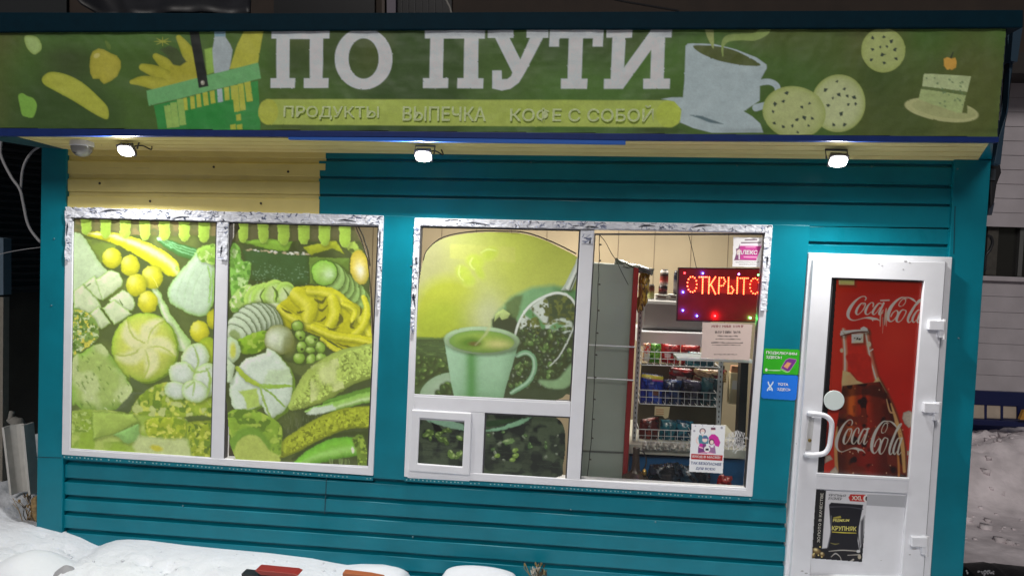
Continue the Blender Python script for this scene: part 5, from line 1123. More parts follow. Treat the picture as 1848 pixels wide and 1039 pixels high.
def pillow(name, q, Y, dep, pal, seed, par, amp=.008, patches=()):
    """a filled soft packet: front and back skins that meet at crimped edges"""
    N, Mv = 18, 18; r = np.random.RandomState(seed); nz = fnoise((N+1, Mv+1), 5, seed, 3); nz2 = fnoise((N+1, Mv+1), 4, seed+9, 2)
    V = []; C = []; F = []
    for sgn in (-1, 1):
        for i in range(N+1):
            for j in range(Mv+1):
                u, v = j/Mv, i/N
                a = [(1-u)*(1-v), u*(1-v), u*v, (1-u)*v]; x = sum(k*p[0] for k, p in zip(a, q)); y = sum(k*p[1] for k, p in zip(a, q))
                e = (max(0, math.sin(math.pi*u))*max(0, math.sin(math.pi*v)))**.45
                p = W(x, y, Y); p.y += sgn*(dep*e)+(nz[i, j]-.5)*amp*2*(.2+e); p.x += (nz2[i, j]-.5)*amp; p.z += (nz[j % (N+1), i % (Mv+1)]-.5)*amp
                if v in (0, 1): p.z += .006*((j % 2)-.5)
                V.append(p); k_ = int(min(len(pal)-.001, (nz2[i, j]-.25)/.5*len(pal))) if nz2[i, j] > .25 else 0; c_ = pal[max(0, min(len(pal)-1, k_))]
                for (u0, v0, u1, v1, pc) in patches:
                    if u0 <= u <= u1 and v0 <= v <= v1: c_ = pc
                C.append(c_)
    K = (N+1)*(Mv+1)
    for i in range(N):
        for j in range(Mv):
            a = i*(Mv+1)+j; F += [[a, a+Mv+1, a+Mv+2, a+1], [K+a, K+a+1, K+a+Mv+2, K+a+Mv+1]]
    return mk(name, V, F, GOODS, par, True, np.array(C))
crumple("plastic_sheet", "grey crumpled plastic sheet lying on top of the cabinet", [(1112, 466), (1180, 484), (1176, 496), (1108, 484)], .25, .05, [G(110, 116, 104), G(80, 84, 76), G(136, 140, 128)], 3, "plastic", .03)
crumple("crisp_bag", "yellow and brown crumpled bag beside the red cabinet edge", [(1154, 490), (1173, 494), (1168, 548), (1150, 566)], .3, .03, [G(176, 132, 40), G(120, 80, 30), G(206, 170, 70), G(90, 60, 40)], 5, "bag", .03)

# shelf and drinks at the back
GREYB = mat("grey_shelf_board", (.30, .29, .29), .5, noise=.06, nscale=5); WHS = mat("white_shelf", (.62, .62, .66), .4)
sh = thing("wall_shelf", "grey and white shelf board holding cans behind the lit board", "shelf", W(1230, 625, 1.0))
MB().slab([(1158, 540), (1285, 546), (1283, 598), (1155, 594)], 1.0, 1.5).build("grey_panel", GREYB, sh, bevel=.03)
MB().slab([(1155, 597), (1282, 601), (1281, 628), (1153, 624)], .92, 1.5).build("white_panel", WHS, sh, bevel=.01)
def can(x, y0, y1, w_, Y, cols, label, cat="can", name="drink_can"):
    t = thing(name, label, cat, W(x, y1, Y)); a, b_ = W(x, y1, Y), W(x, y0, Y); H = b_.z-a.z; R = w_/1335*(Y+4.8)/2
    p = [(R*.86, 0), (R, .05*H), (R, .30*H), (R*.985, .31*H), (R*.985, .33*H), (R, .34*H), (R, .66*H), (R*.985, .67*H), (R*.985, .69*H), (R, .70*H), (R, .90*H), (R*.8, .96*H), (R*.8, H)]
    b = MB(); b.lathe(a, p, seg=20)
    C = []
    for i, (rr, h) in enumerate(p): C += [cols[min(len(cols)-1, int(h/H*len(cols)*.999))]]*20
    mk("can_body", b.V, b.F, GOODS, t, True, np.array(C)); MB().lathe((a.x, a.y, a.z+H), [(R*.8, -.002), (R*.82, .004), (R*.7, .005), (R*.68, .001)], seg=20).build("lid", mat("steel_lid", (.5, .5, .5), .3, metal=1), t)
can(1198, 487, 515, 15, 1.1, [G(206, 196, 190), G(186, 70, 60), G(196, 90, 76), G(60, 28, 26), G(214, 206, 200)], "upright can with a red and white label, topmost behind the window")
can(1196, 515, 531, 16, 1.1, [G(60, 24, 24), G(110, 34, 34), G(50, 22, 22)], "dark maroon can directly under the red and white one")
can(1221, 489, 531, 13, 1.1, [G(40, 30, 34), G(200, 196, 196), G(60, 70, 96), G(40, 36, 50)], "dark can half hidden by the edge of the lit board")
can(1174, 514, 539, 13, 1.08, [G(206, 206, 150), G(196, 196, 120), G(120, 50, 30), G(60, 40, 26)], "small jar with pale contents and a dark top left of the cans", "jar", "small_jar")
for q, lb in (([(1184, 531), (1206, 532), (1206, 541), (1184, 540)], "low white carton under the dark maroon can"), ([(1208, 531), (1224, 532), (1224, 542), (1208, 541)], "low white carton under the can half hidden by the board")):
    t = thing("small_carton", lb, "carton", W(q[3][0], q[3][1], 1.06)); MB().slab(q, 1.04, 1.16).build("carton_body", mat("white_carton", (.62, .6, .56), .5), t, bevel=.003)
    MB().slab([(q[0][0]+3, q[0][1]+3), (q[1][0]-4, q[1][1]+3), (q[1][0]-4, q[1][1]+6), (q[0][0]+3, q[0][1]+6)], 1.037, 1.0395).build("label_strip", mat("brown_label", (.14, .08, .06), .5), t)

# wire rack with baskets
WIRE = mat("white_wire", (.62, .64, .66), .35)
rk = thing("wire_rack", "white slotted rack with three wire baskets of packets", "rack", W(1220, 850, .62))
for (x0, ya, x1, yb) in ((1156, 560, 1144, 800), (1302, 648, 1292, 862)):
    MB().slab([(x0-3.6, ya), (x0+3.6, ya), (x1+3.6, yb), (x1-3.6, yb)], .60, .63).build("post", mat("grey_white_post", (.55, .57, .58), .4), rk)
    b = MB()
    for k in range(int((yb-ya)/9)): t_ = (k+.5)*9/(yb-ya); x = x0+(x1-x0)*t_; y = ya+(yb-ya)*t_; b.slab([(x-.9, y-2), (x+.9, y-2), (x+.9, y+2), (x-.9, y+2)], .597, .5995)
    b.build("slots", mat("slot_dark", (.05, .05, .05), .6), rk)
MB().slab([(1158, 655), (1308, 660), (1298, 812), (1146, 806)], .97, .99).build("added_dark_sheet", mat("dark_brown_sheet", (.085, .075, .05), .7, noise=.2, nscale=4), rk)  # added sheet, stands for the darker wall behind the baskets
def basket(x0, x1, y0, y1, dy, Y=.56, D=.30):
    b = MB(); n = int((x1-x0)/11)
    for t_ in (0, .5, 1):
        y = y0+(y1-y0)*t_; b.tube([W(x0, y, Y), W(x1, y+dy, Y)], .0034 if t_ in (0, 1) else .002, 6)
        for xe, de in ((x0, 0), (x1, dy)): p = W(xe, y+de, Y); b.tube([p, p+Vector((0, D, 0))], .003, 6)
    for k in range(n+1):
        x = x0+(x1-x0)*k/n; p = W(x, y0+dy*k/n, Y); q = W(x-.6, y1+dy*k/n, Y); b.tube([p, q], .0018, 5); b.tube([q, q+Vector((0, D, 0))], .0018, 5)
    b.build("basket", WIRE, rk)
basket(1158, 1300, 634, 658, 5); basket(1155, 1293, 703, 728, 6); basket(1153, 1246, 774, 796, 3)
tag(MB().slab([(1222, 645), (1358, 649), (1358, 655), (1222, 650)], .1, .32).build("glass_shelf", mat("pale_shelf_edge", (.62, .70, .70), .2), None, bevel=.002), "thin pale shelf edge just under the pinkish paper", "shelf")
def pack(q, Y, pal, seed, label, patches=(), dep=.035, cat="packet", name="snack_packet"):
    t = thing(name, label, cat, W((q[2][0]+q[3][0])/2, q[2][1], Y), "packets in the wire baskets" if name == "snack_packet" else None); pillow("wrapper", q, Y, dep, pal, seed, t, .010, patches); return t
pack([(1161, 618), (1175, 619), (1172, 652), (1160, 651)], .66, [G(206, 60, 40), G(220, 200, 190), G(190, 120, 60)], 11, "small red and cream packet at the left end of the top basket", [(.1, .55, .9, .95, G(226, 226, 210))])
pack([(1174, 619), (1194, 621), (1190, 655), (1170, 654)], .70, [G(70, 140, 30), G(40, 100, 24), G(120, 180, 60)], 12, "bright green packet in the top basket")
pack([(1194, 620), (1228, 622), (1226, 656), (1192, 654)], .70, [G(170, 26, 30), G(206, 50, 50), G(120, 16, 20)], 13, "large red packet next to the bright green one", [(.2, .5, .45, .7, G(220, 190, 190))])
pack([(1229, 622), (1264, 624), (1262, 658), (1228, 657)], .72, [G(176, 30, 34), G(150, 20, 24), G(206, 70, 60)], 14, "red packet behind the left edge of the pinkish paper")
pack([(1240, 634), (1290, 637), (1288, 662), (1236, 660)], .64, [G(40, 110, 120), G(80, 150, 160), G(24, 70, 84)], 15, "teal packet lying in front of the red ones")
pack([(1158, 672), (1198, 678), (1194, 729), (1154, 726)], .68, [G(24, 50, 150), G(16, 34, 110), G(40, 80, 190)], 16, "shiny blue packet with a yellow and pink top stripe", [(0, .04, 1, .12, G(206, 196, 70)), (.5, .12, 1, .22, G(190, 70, 130)), (.55, .45, .8, .68, G(110, 70, 60))])
pack([(1198, 684), (1232, 686), (1228, 731), (1194, 729)], .70, [G(22, 34, 70), G(14, 22, 44), G(30, 54, 100)], 17, "dark navy packet next to the shiny blue one")
pack([(1230, 684), (1268, 688), (1264, 732), (1227, 731)], .71, [G(26, 30, 60), G(18, 20, 36), G(60, 56, 80)], 18, "near black packet right of the navy one")
pack([(1266, 680), (1304, 684), (1300, 734), (1262, 732)], .70, [G(16, 54, 64), G(10, 34, 44), G(34, 84, 92)], 19, "dark green blue packet at the right end of the middle basket")
pack([(1208, 662), (1252, 666), (1250, 690), (1206, 687)], .80, [G(150, 30, 30), G(110, 20, 22), G(60, 20, 20)], 20, "row of dark red packets at the back of the middle basket", [(.3, .6, .7, .9, G(190, 170, 160))])
pack([(1252, 664), (1312, 668), (1310, 690), (1250, 688)], .80, [G(170, 140, 110), G(90, 50, 46), G(196, 176, 130), G(120, 30, 40)], 21, "mottled cream and brown packet behind the dark green blue one")
pack([(1156, 756), (1190, 752), (1188, 798), (1152, 796)], .68, [G(84, 26, 22), G(54, 18, 18), G(120, 44, 34)], 22, "dark maroon packet in the lowest basket")
pack([(1192, 756), (1222, 758), (1218, 799), (1189, 797)], .69, [G(16, 80, 96), G(30, 104, 120), G(10, 50, 66)], 23, "teal packet in the lowest basket beside the dark maroon one")
pack([(1222, 758), (1252, 760), (1248, 800), (1218, 799)], .70, [G(20, 74, 100), G(14, 50, 74), G(40, 110, 130)], 24, "blue teal packet tucked behind the mask poster")
t = thing("price_card", "folded cream price card hanging under the middle basket", "card", W(1195, 752, .58)); MB().slab([(1182, 733), (1209, 734), (1206, 753), (1200, 755), (1196, 750), (1181, 749)], .575, .58).build("card", mat("cream_card", (.66, .56, .32), .6), t)
b = MB()
for y in (738, 742, 746): b.slab([(1184, y), (1198, y+.3), (1198, y+1.4), (1184, y+1.1)], .573, .5745)
b.build("printed_lines", mat("orange_ink", (.5, .2, .08), .6), t)
t = thing("tall_carton", "tall cream drink carton standing right of the baskets", "carton", W(1322, 732, .75)); MB().slab([(1319, 672), (1338, 674), (1334, 730), (1315, 728)], .72, .80).build("carton_body", mat("cream_carton", (.60, .50, .30), .5), t, bevel=.003)
MB().slab([(1321, 660), (1340, 661), (1338, 674), (1319, 672)], .74, .79).build("carton_top", mat("orange_carton_top", (.55, .28, .16), .5), t); MB().slab([(1322, 686), (1335, 687), (1334, 703), (1321, 702)], .717, .7195).build("label", mat("pale_label", (.6, .6, .56), .5), t)
# counter under the rack, goods below
ct = thing("counter", "white counter edge with a blue front below the baskets", "counter", W(1240, 890, .6))
MB().slab([(1134, 800), (1350, 812), (1348, 828), (1132, 818)], .50, 1.3).build("counter_top", mat("cream_white_counter", (.60, .58, .50), .4), ct, bevel=.004)
MB().slab([(1136, 822), (1348, 830), (1344, 930), (1128, 930)], .56, 1.2).build("blue_front", mat("blue_front_panel", (.02, .13, .32), .4), ct)
b = MB(); b_ = random.Random(5)
pal3 = [G(210, 206, 196), G(180, 176, 170), G(150, 146, 140)]
for k, x in enumerate(range(1160, 1242, 13)):
    pillow_t = thing("small_packet", "little white crumpled packet in the row along the counter edge", "packet", W(x+6, 811, .48), "white packets along the counter"); pillow("wrapper", [(x, 796+k*.6), (x+12, 797+k*.6), (x+12, 812+k*.5), (x-1, 811+k*.5)], .47, .02, pal3, 60+k, pillow_t, .01)
for q, pal_, lb in (([(1172, 838), (1222, 832), (1240, 850), (1236, 890), (1166, 890)][0:1]+[(1226, 834), (1232, 890), (1164, 888)], [G(24, 28, 34), G(44, 56, 70), G(14, 16, 20)], "dark crumpled bag below the counter"), ([(1226, 838), (1284, 846), (1280, 892), (1226, 890)], [G(20, 26, 40), G(40, 70, 90), G(12, 16, 24)], "dark blue crumpled bag below the mask poster"), ([(1298, 856), (1322, 858), (1320, 882), (1294, 880)], [G(170, 30, 26), G(130, 20, 20), G(196, 60, 50)], "red box-like packet low in the right corner of the pane")):
    t = thing("floor_bag", lb, "bag", W(q[3][0], q[3][1], .45)); pillow("wrapper", q, .42, .05, pal_, len(lb), t, .022)
# dark side column
tag(MB().slab([(1338, 640), (1352, 642), (1344, 815), (1330, 812)], .62, .72).build("dark_column", mat("dark_column", (.02, .02, .02), .5), None, bevel=.004), "dark upright strip at the right side of the shelves", "post")
# long-necked brown jug
jg = thing("brown_jug", "dark brown long-necked vessel with a black loop handle on the window sill", "jug", W(1145, 868, .14))
a = W(1146, 870, .14); k = 4.94/1335
MB().lathe(a, [(.02, 0), (.085, .004), (.092, .02), (.080, .045), (.048, .062), (.030, .085), (.026, .12), (.022, .19), (.023, .235), (.020, .238)], seg=24).build("vessel", mat("dark_brown_glaze", (.045, .028, .02), .3, noise=.3, nscale=30), jg, smooth=True)
MB().tube([W(x, y, .14) for x, y in crom([(1150, 820), (1154, 813), (1161, 815), (1166, 826), (1165, 840), (1158, 850)], 5)], .0055, 8).build("loop_handle", BLACKM, jg, smooth=True)
MB().lathe(W(1163, 852, .13), [(.0, -.03), (.014, -.026), (.018, 0), (.012, .02), (0, .024)], seg=14).build("gold_knob", mat("brass_knob", (.4, .26, .08), .3, metal=1), jg, smooth=True)
# ================================================================ flood lights, camera, cables
def flood(px, py, label, w_=.100, h_=.076):
    t = thing("flood_light", label, "lamp", W(px, py, -.27), "floodlights under the sign")
    p = W(px, py, -.27); tl = math.radians(48); n = Vector((0, -math.sin(tl), -math.cos(tl))); e1 = Vector((1, 0, 0)); e2 = n.cross(e1)
    def blk(sx, sy, d0, d1, tap=1.0):
        V = []
        for d, s_ in ((d0, 1.0), (d1, tap)): V += [p+e1*(a*sx*s_)+e2*(b_*sy*s_)+n*d for a, b_ in ((-.5, -.5), (.5, -.5), (.5, .5), (-.5, .5))]
        return V, [[0, 1, 2, 3], [7, 6, 5, 4], [0, 4, 5, 1], [1, 5, 6, 2], [2, 6, 7, 3], [3, 7, 4, 0]]
    MB().add(*blk(w_*1.12, h_*1.16, -.004, -.045, .8)).build("housing", mat("grey_lamp_housing", (.10, .10, .11), .4), t, bevel=.006)
    N = 28; V = [p+e1*(w_*.5*math.copysign(abs(math.cos(k*6.2832/N))**.75, math.cos(k*6.2832/N)))+e2*(h_*.5*math.copysign(abs(math.sin(k*6.2832/N))**.75, math.sin(k*6.2832/N))) for k in range(N)]
    mk("lens", V+[p+n*.012], [[k, (k+1) % N, N] for k in range(N)], mat("lit_lens", (1, 1, 1), .3, emit=(1, .97, .92), estr=30), t)
    b = MB(); top = p+Vector((0, .05, .075)); b.tube([p-n*.03+e1*.062, top+e1*.062, top-e1*.062, p-n*.03-e1*.062], .006, 6)
    b.build("bracket", mat("grey_lamp_housing", (.10, .10, .11), .4), t)
    MB().tube(crom([tuple(p-n*.045), tuple(p-n*.06+e1*.05+Vector((0, .05, .01))), tuple(p+e1*.10+Vector((0, .12, .03))), tuple(p+e1*.07+Vector((0, .16, .085)))], 5), .0045, 6).build("lead", BLACKM, t)
    L = bpy.data.lights.new("lamp_light", 'AREA'); L.shape = 'DISK'; L.size = .09; L.energy = LAMP_W; L.color = (1.0, .985, .95)
    o = bpy.data.objects.new("lamp_light", L); COL.objects.link(o); o.location = p+n*.02; o.rotation_euler = n.to_track_quat('-Z', 'Y').to_euler()
flood(227, 273, "lit white floodlight over the yellow siding beside the dome camera")
flood(764, 283, "lit white floodlight above the gap between the two windows")
flood(1513, 292, "lit white floodlight above the white entrance door")
dm = thing("dome_camera", "white dome security camera under the left end of the sign", "camera", W(148, 262, -.2))
a = W(148, 267, -.24)
MB().lathe(a+Vector((0, 0, .045)), [(.070, 0), (.072, -.03), (.068, -.036)], seg=28).build("base_ring", PVC, dm, smooth=False)
MB().lathe(a+Vector((0, 0, .009)), [(.066, 0), (.065, -.014), (.057, -.038), (.038, -.058), (.015, -.067), (.0005, -.068)], seg=28, cap=False).build("dome", mat("smoked_dome", (.30, .30, .28), .12, coat=.5), dm, smooth=True)
MB().lathe(a+Vector((-.012, -.03, -.018)), [(.020, 0), (.020, .02), (.012, .024)], Vector((-.2, -1, -.3)), 16).build("lens", BLACKM, dm)
tag(MB().tube([W(x, y, -.15) for x, y in ((168, 248), (176, 254), (184, 262))], .003, 6).build("camera_cable", BLACKM), "short dark cable slanting down beside the dome camera", "cable")
CAB = mat("grey_cable", (.30, .30, .31), .5)
tag(MB().tube([W(x, y, .10) for x, y in crom([(3, 248), (1, 275), (8, 296), (22, 322), (36, 342), (42, 366), (48, 396), (54, 412), (62, 424), (73, 437)], 6)], .010, 8).build("power_cable", CAB, smooth=True), "long grey cable drooping down the dark gap at the left corner", "cable")
tag(MB().tube([W(x, y, .12) for x, y in crom([(72, 264), (58, 274), (46, 292), (40, 312), (38, 340)], 6)], .009, 8).build("power_cable", CAB, smooth=True), "short grey cable branching from the soffit to the long one", "cable")
tag(MB().tube([W(x, y, .25) for x, y in crom([(-6, 460), (20, 454), (50, 449), (76, 446)], 4)], .003, 6).build("thin_wire", CAB), "thin taut wire crossing the dark gap at the left corner", "wire")

# ================================================================ left gap: dark neighbour
lb_ = thing("dark_shed", "black ribbed metal shed in the gap left of the shop", "building", W(20, 900, 1.6))
RIB = mat("black_ribbed_metal", (.012, .013, .016), .45, noise=.2)
A, B = W(-160, 250, .55), W(95, 250, 1.7); b = MB(); n = 26; zt, zb = 3.4, W(40, 535, 1.0).z; V = []; F = []
dirv = (B-A); dirv.z = 0; nrm = Vector((dirv.y, -dirv.x, 0)).normalized()
rows = []
for k in range(n):
    z0 = zb+(zt-zb)*k/n; dz = (zt-zb)/n
    for f_, o_ in ((0, 0), (.42, 0), (.55, .022), (.88, .022)): rows.append((z0+dz*f_, o_))
for z, o_ in rows: V += [Vector((A.x, A.y, z))+nrm*o_, Vector((B.x, B.y, z))+nrm*o_]
for k in range(len(rows)-1): F.append([2*k, 2*k+1, 2*k+3, 2*k+2])
b.add(V, F).build("ribbed_wall", RIB, lb_)
b = MB(); b.add([(A.x, A.y+.03, 0), (B.x, B.y+.03, 0), (B.x, B.y+.03, zb), (A.x, A.y+.03, zb)], [[0, 1, 2, 3]]).build("plaster_base", mat("dark_plaster", (.022, .021, .017), .8, noise=.3, nscale=4, bump=.4), lb_)
MB().slab([(-40, 425), (6, 430), (6, 532), (-40, 532)], .42, .5).build("pale_blue_strip", mat("pale_blue_sheet", (.09, .13, .17), .5), lb_)
MB().slab([(-40, 536), (6, 536), (4, 880), (-40, 880)], .44, .5).build("beige_strip", mat("beige_board", (.20, .18, .15), .7, noise=.1), lb_)
# white open channel leaning in the snow
ch = thing("white_channel", "white open trough-like board standing in the snow left of the shop", "channel", W(38, 885, .25))
q0 = [(3, 771), (43, 767), (55, 893), (17, 893)]
b = MB(); P = [W(x, y, .25) for x, y in q0]
for sx, q in ((0, [P[0], P[3]]), (1, [P[1], P[2]])):
    d = Vector((.018 if sx == 0 else -.018, 0, 0)); b.add([q[0], q[1], q[1]+d, q[0]+d]+[v+Vector((0, .10, 0)) for v in (q[0], q[1], q[1]+d, q[0]+d)], [[0, 1, 2, 3], [7, 6, 5, 4], [0, 4, 5, 1], [1, 5, 6, 2], [2, 6, 7, 3], [3, 7, 4, 0]])
N = 8; V = []; F = []
for k in range(N+1):
    u = k/N; dd = .03+.07*math.sin(math.pi*min(1, u*1.15))
    V += [P[0].lerp(P[1], u)+Vector((0, dd, 0)), P[3].lerp(P[2], u)+Vector((0, dd, 0))]
for k in range(N): F.append([2*k, 2*k+2, 2*k+3, 2*k+1])
b.add(V, F); b.build("trough", mat("white_weathered_board", (.50, .49, .46), .6, noise=.08), ch)
tag(MB().tube([W(x, y, .45) for x, y in crom([(22, 742), (20, 755), (30, 762), (34, 770)], 4)], [.02]*4+[.035]*4+[.05]*5, 8).build("snow_clump", mat("dim_snow_clump", (.22, .21, .19), .8, bump=.5), None, True), "small greyish clump behind the top of the white trough", "clump")

# ================================================================ snow and ground
def prof(pts, Y):
    L = sorted((W(x, y, Y).x, W(x, y, Y).z) for x, y in pts); return [p[0] for p in L], [p[1] for p in L]
fx, fz = prof([(-300, 910), (-80, 925), (0, 936), (40, 945), (66, 950), (85, 955), (112, 962), (140, 972), (160, 982), (174, 988), (185, 983), (205, 977), (225, 975.5), (260, 977), (330, 986), (400, 993), (480, 1000), (560, 1010), (600, 1018), (625, 1022), (650, 1020), (690, 1021), (715, 1026), (735, 1040), (760, 1056), (820, 1062), (1000, 1075), (1500, 1110), (1800, 1130)], -.03)
lx, lz = prof([(-300, 830), (-60, 862), (0, 877), (14, 890), (30, 893), (50, 899), (62, 910), (80, 920)], .35)
DENTS = [(W(px, py, Yd).x, Yd, r_, d_) for px, py, Yd, r_, d_ in ((122, 990, -.16, .035, .05), (162, 990, -.14, .03, .05), (78, 968, -.10, .03, .05), (260, 1012, -.30, .05, .035), (300, 1018, -.36, .06, .03), (60, 985, -.30, .08, .03), (380, 1030, -.42, .05, .03), (25, 940, -.05, .05, .03))]
WX0, WX1 = W(66, 950, 0).x, W(1735, 1040, 0).x
from mathutils import noise as mn
def snow_h(x, y):
    zf = float(np.interp(x, fx, fz)); zl = float(np.interp(x, lx, lz))
    n = mn.noise(Vector((x*1.7, y*1.7, .3)))*.05+mn.noise(Vector((x*5, y*5, 1.3)))*.022+mn.noise(Vector((x*16, y*16, 2.3)))*.010+abs(mn.noise(Vector((x*9, y*9, 4.3))))*.022+max(0, mn.noise(Vector((x*34, y*34, 7.3)))-.18)*.02
    for dx, dy, dr, dd in DENTS:
        q = ((x-dx)**2+(y-dy)**2)/(dr*dr)
        if q < 4: n -= dd*math.exp(-q*q)
    d = max(0, -y)
    k = min(1, d/.35)
    z = zf*(1-.30*min(1, d/2.2)) + n*k
    if x < WX0+.02 and y > -.25:
        t = min(1, max(0, (y+.25)/.6)); s_ = min(1, max(0, (WX0+.02-x)/.25))
        z += (zl+n-z)*t*t*(3-2*t)*(.35+.65*s_ if y < .05 else 1)
    return max(z, -.05)
def snow(x0, x1, y0, y1, nx, ny, name, m):
    V = []; F = []
    for j in range(ny+1):
        for i in range(nx+1): x = x0+(x1-x0)*i/nx; y = y0+(y1-y0)*j/ny; V.append((x, y, snow_h(x, y)))
    for j in range(ny):
        for i in range(nx): a = j*(nx+1)+i; F.append([a, a+1, a+nx+2, a+nx+1])
    mk(name, V, F, m, None, True, kind="structure")
snow(-5.4, WX1+.25, -1.3, .03, 430, 90, "snow", SNOWM)
snow(-5.4, WX0+.03, .03, 3.0, 90, 120, "snow", SNOWM)
GND = mat("trodden_snow_ground", (.30, .27, .31), .8, noise=.25, nscale=5, bump=.6, bscale=14)
mk("ground", [(-120, -60, -.06), (120, -60, -.06), (120, 120, -.06), (-120, 120, -.06)], [[0, 1, 2, 3]], GND, None, kind="structure")
def bank_h(x, y):
    t = min(1, max(0, (y-2.35)/.8)); s_ = t*t*(3-2*t); n = mn.noise(Vector((x*2, y*2, 5)))*.10+mn.noise(Vector((x*6, y*6, 6)))*.07+mn.noise(Vector((x*15, y*15, 7)))*.035+abs(mn.noise(Vector((x*4, y*4, 9))))*.10
    return -.03+s_*(.50+n*1.0+.04*math.sin(x*1.3)-max(0, y-3.2)*.17)+(1-s_)*n*.18
def bank():
    V = []; F = []; nx, ny = 150, 130; x0, x1, y0, y1 = WX1-.3, 12.0, .6, 6.4
    for j in range(ny+1):
        for i in range(nx+1): x = x0+(x1-x0)*(i/nx)**1.4; y = y0+(y1-y0)*j/ny; V.append((x, y, bank_h(x, y)))
    for j in range(ny):
        for i in range(nx): a = j*(nx+1)+i; F.append([a, a+1, a+nx+2, a+nx+1])
    mk("snow_bank", V, F, mat("grey_plough_snow", (.68, .61, .63), .8, noise=.25, nscale=4, bump=.9, bscale=14), None, True, kind="structure")
bank()
def crumbs(name, label, n, xr, yr, hf, m, seed, smin, smax):
    r = random.Random(seed); b = MB()
    for i in range(n):
        x, y = r.uniform(*xr), r.uniform(*yr); s_ = smin+(smax-smin)*r.random()**3; z = hf(x, y)+s_*.08
        ax = [r.uniform(.6, 1.3) for k in range(8)]
        if s_ > .03 and r.random() < .5: continue
        V = [(x+sx*s_*ax[k]*.6, y+sy*s_*ax[(k+3) % 8]*.6, z+sz*s_*ax[(k+5) % 8]*.5) for k, (sx, sy, sz) in enumerate(((-1,-1,-1),(1,-1,-1),(1,1,-1),(-1,1,-1),(-1,-1,1),(1,-1,1),(1,1,1),(-1,1,1)))]
        b.add(V, [[0,3,2,1],[4,5,6,7],[0,1,5,4],[1,2,6,5],[2,3,7,6],[3,0,4,7]])
    o = b.build(name, m, None, True); tag(o, label, "snow", None, "stuff")
crumbs("snow_crumbs", "loose white snow crumbs strewn over the drift before the shop", 230, (-4.4, -.6), (-.75, -.03), snow_h, SNOWM, 4, .003, .015)
crumbs("ice_chunks", "broken greyish chunks on the ploughed bank at the right", 420, (WX1+.1, 6.5), (1.6, 4.2), bank_h, mat("grey_plough_snow", (.7, .7, .7)), 6, .012, .085)
# things peeping out of the snow along the bottom
SN2 = mat("packed_snow", (.70, .725, .77), .8, spec=.2, bump=.5, bscale=20)
def mound(name, label, pts, Y0, Y1, sub=None, m=SN2):
    """rounded snow cap whose top outline follows pts"""
    t = thing(name, label, "snow mound" if sub is None else sub, W(sum(p[0] for p in pts)/len(pts), 1045, (Y0+Y1)/2)); b = MB(); V = []; F = []; n = len(pts); K = 9; Ym = (Y0+Y1)/2
    for k in range(K+1):
        a = math.pi*k/K; y = Ym-(Y1-Y0)/2*math.cos(a)
        for x, py in pts: p = W(x, py, Ym); V.append(Vector((p.x, y, -.04+(p.z+.04)*math.sin(a)**.45)))
    for k in range(K):
        for i in range(n-1): a = k*n+i; F.append([a, a+1, a+n+1, a+n])
    mk("snow_body", V, F, m, t, True); return t
mound("snow_mound", "smooth rounded white mound against the teal boards, right of the tapering drift", crom([(779, 1062), (790, 1050), (800, 1036), (806, 1029), (822, 1024), (848, 1022.5), (880, 1025), (905, 1030), (922, 1036), (930, 1044), (936, 1060)], 4), -.34, -.06)
mound("snow_mound", "small white snow hump over an orange strip", crom([(606, 1062), (616, 1046), (624, 1031), (640, 1024), (666, 1022), (700, 1024), (722, 1030), (732, 1038), (737, 1050), (742, 1064)], 4), -.30, -.04)
rb = thing("red_board", "dark red strip poking out of the snow at the bottom edge", "strip", W(500, 1036, -.42)); MB().slab([(459, 1029), (462, 1028), (530, 1034.5), (538, 1038), (530, 1041), (470, 1037)], -.45, -.36).build("strip", mat("dark_red_plastic", (.26, .02, .012), .35), rb, bevel=.004); MB().slab([(436, 1034), (470, 1038), (520, 1042), (520, 1046), (436, 1044)], -.44, -.37).build("dark_rim", BLACKM, rb)
ob = thing("orange_board", "thin orange brown strip under the small snow hump", "strip", W(640, 1040, -.33)); MB().slab([(618, 1033), (622, 1033), (665, 1038), (690, 1043), (690, 1050), (618, 1046)], -.36, -.305).build("strip", mat("orange_brown_plastic", (.36, .10, .03), .45), ob, bevel=.004)
for px, py, s_ in ((121, 1034, 1.0),):
    st = thing("grey_stone", "small grey lump poking through the snow at the lower left", "stone", W(px, py, -.6)); b = MB()
    b.lathe(W(118, 1046, -.5), [(.10, 0), (.085, .03), (.04, .075), (.012, .092), (.001, .094)], seg=12).build("lump", mat("grey_lump", (.30, .30, .32), .7, bump=.4), st, True)
mound("snow_mound", "broad low white hump in the lower left corner of the snow", crom([(-60, 1040), (-20, 1022), (20, 1004), (45, 1000), (70, 1008), (95, 1024), (115, 1040), (130, 1060)], 4), -.75, -.25)
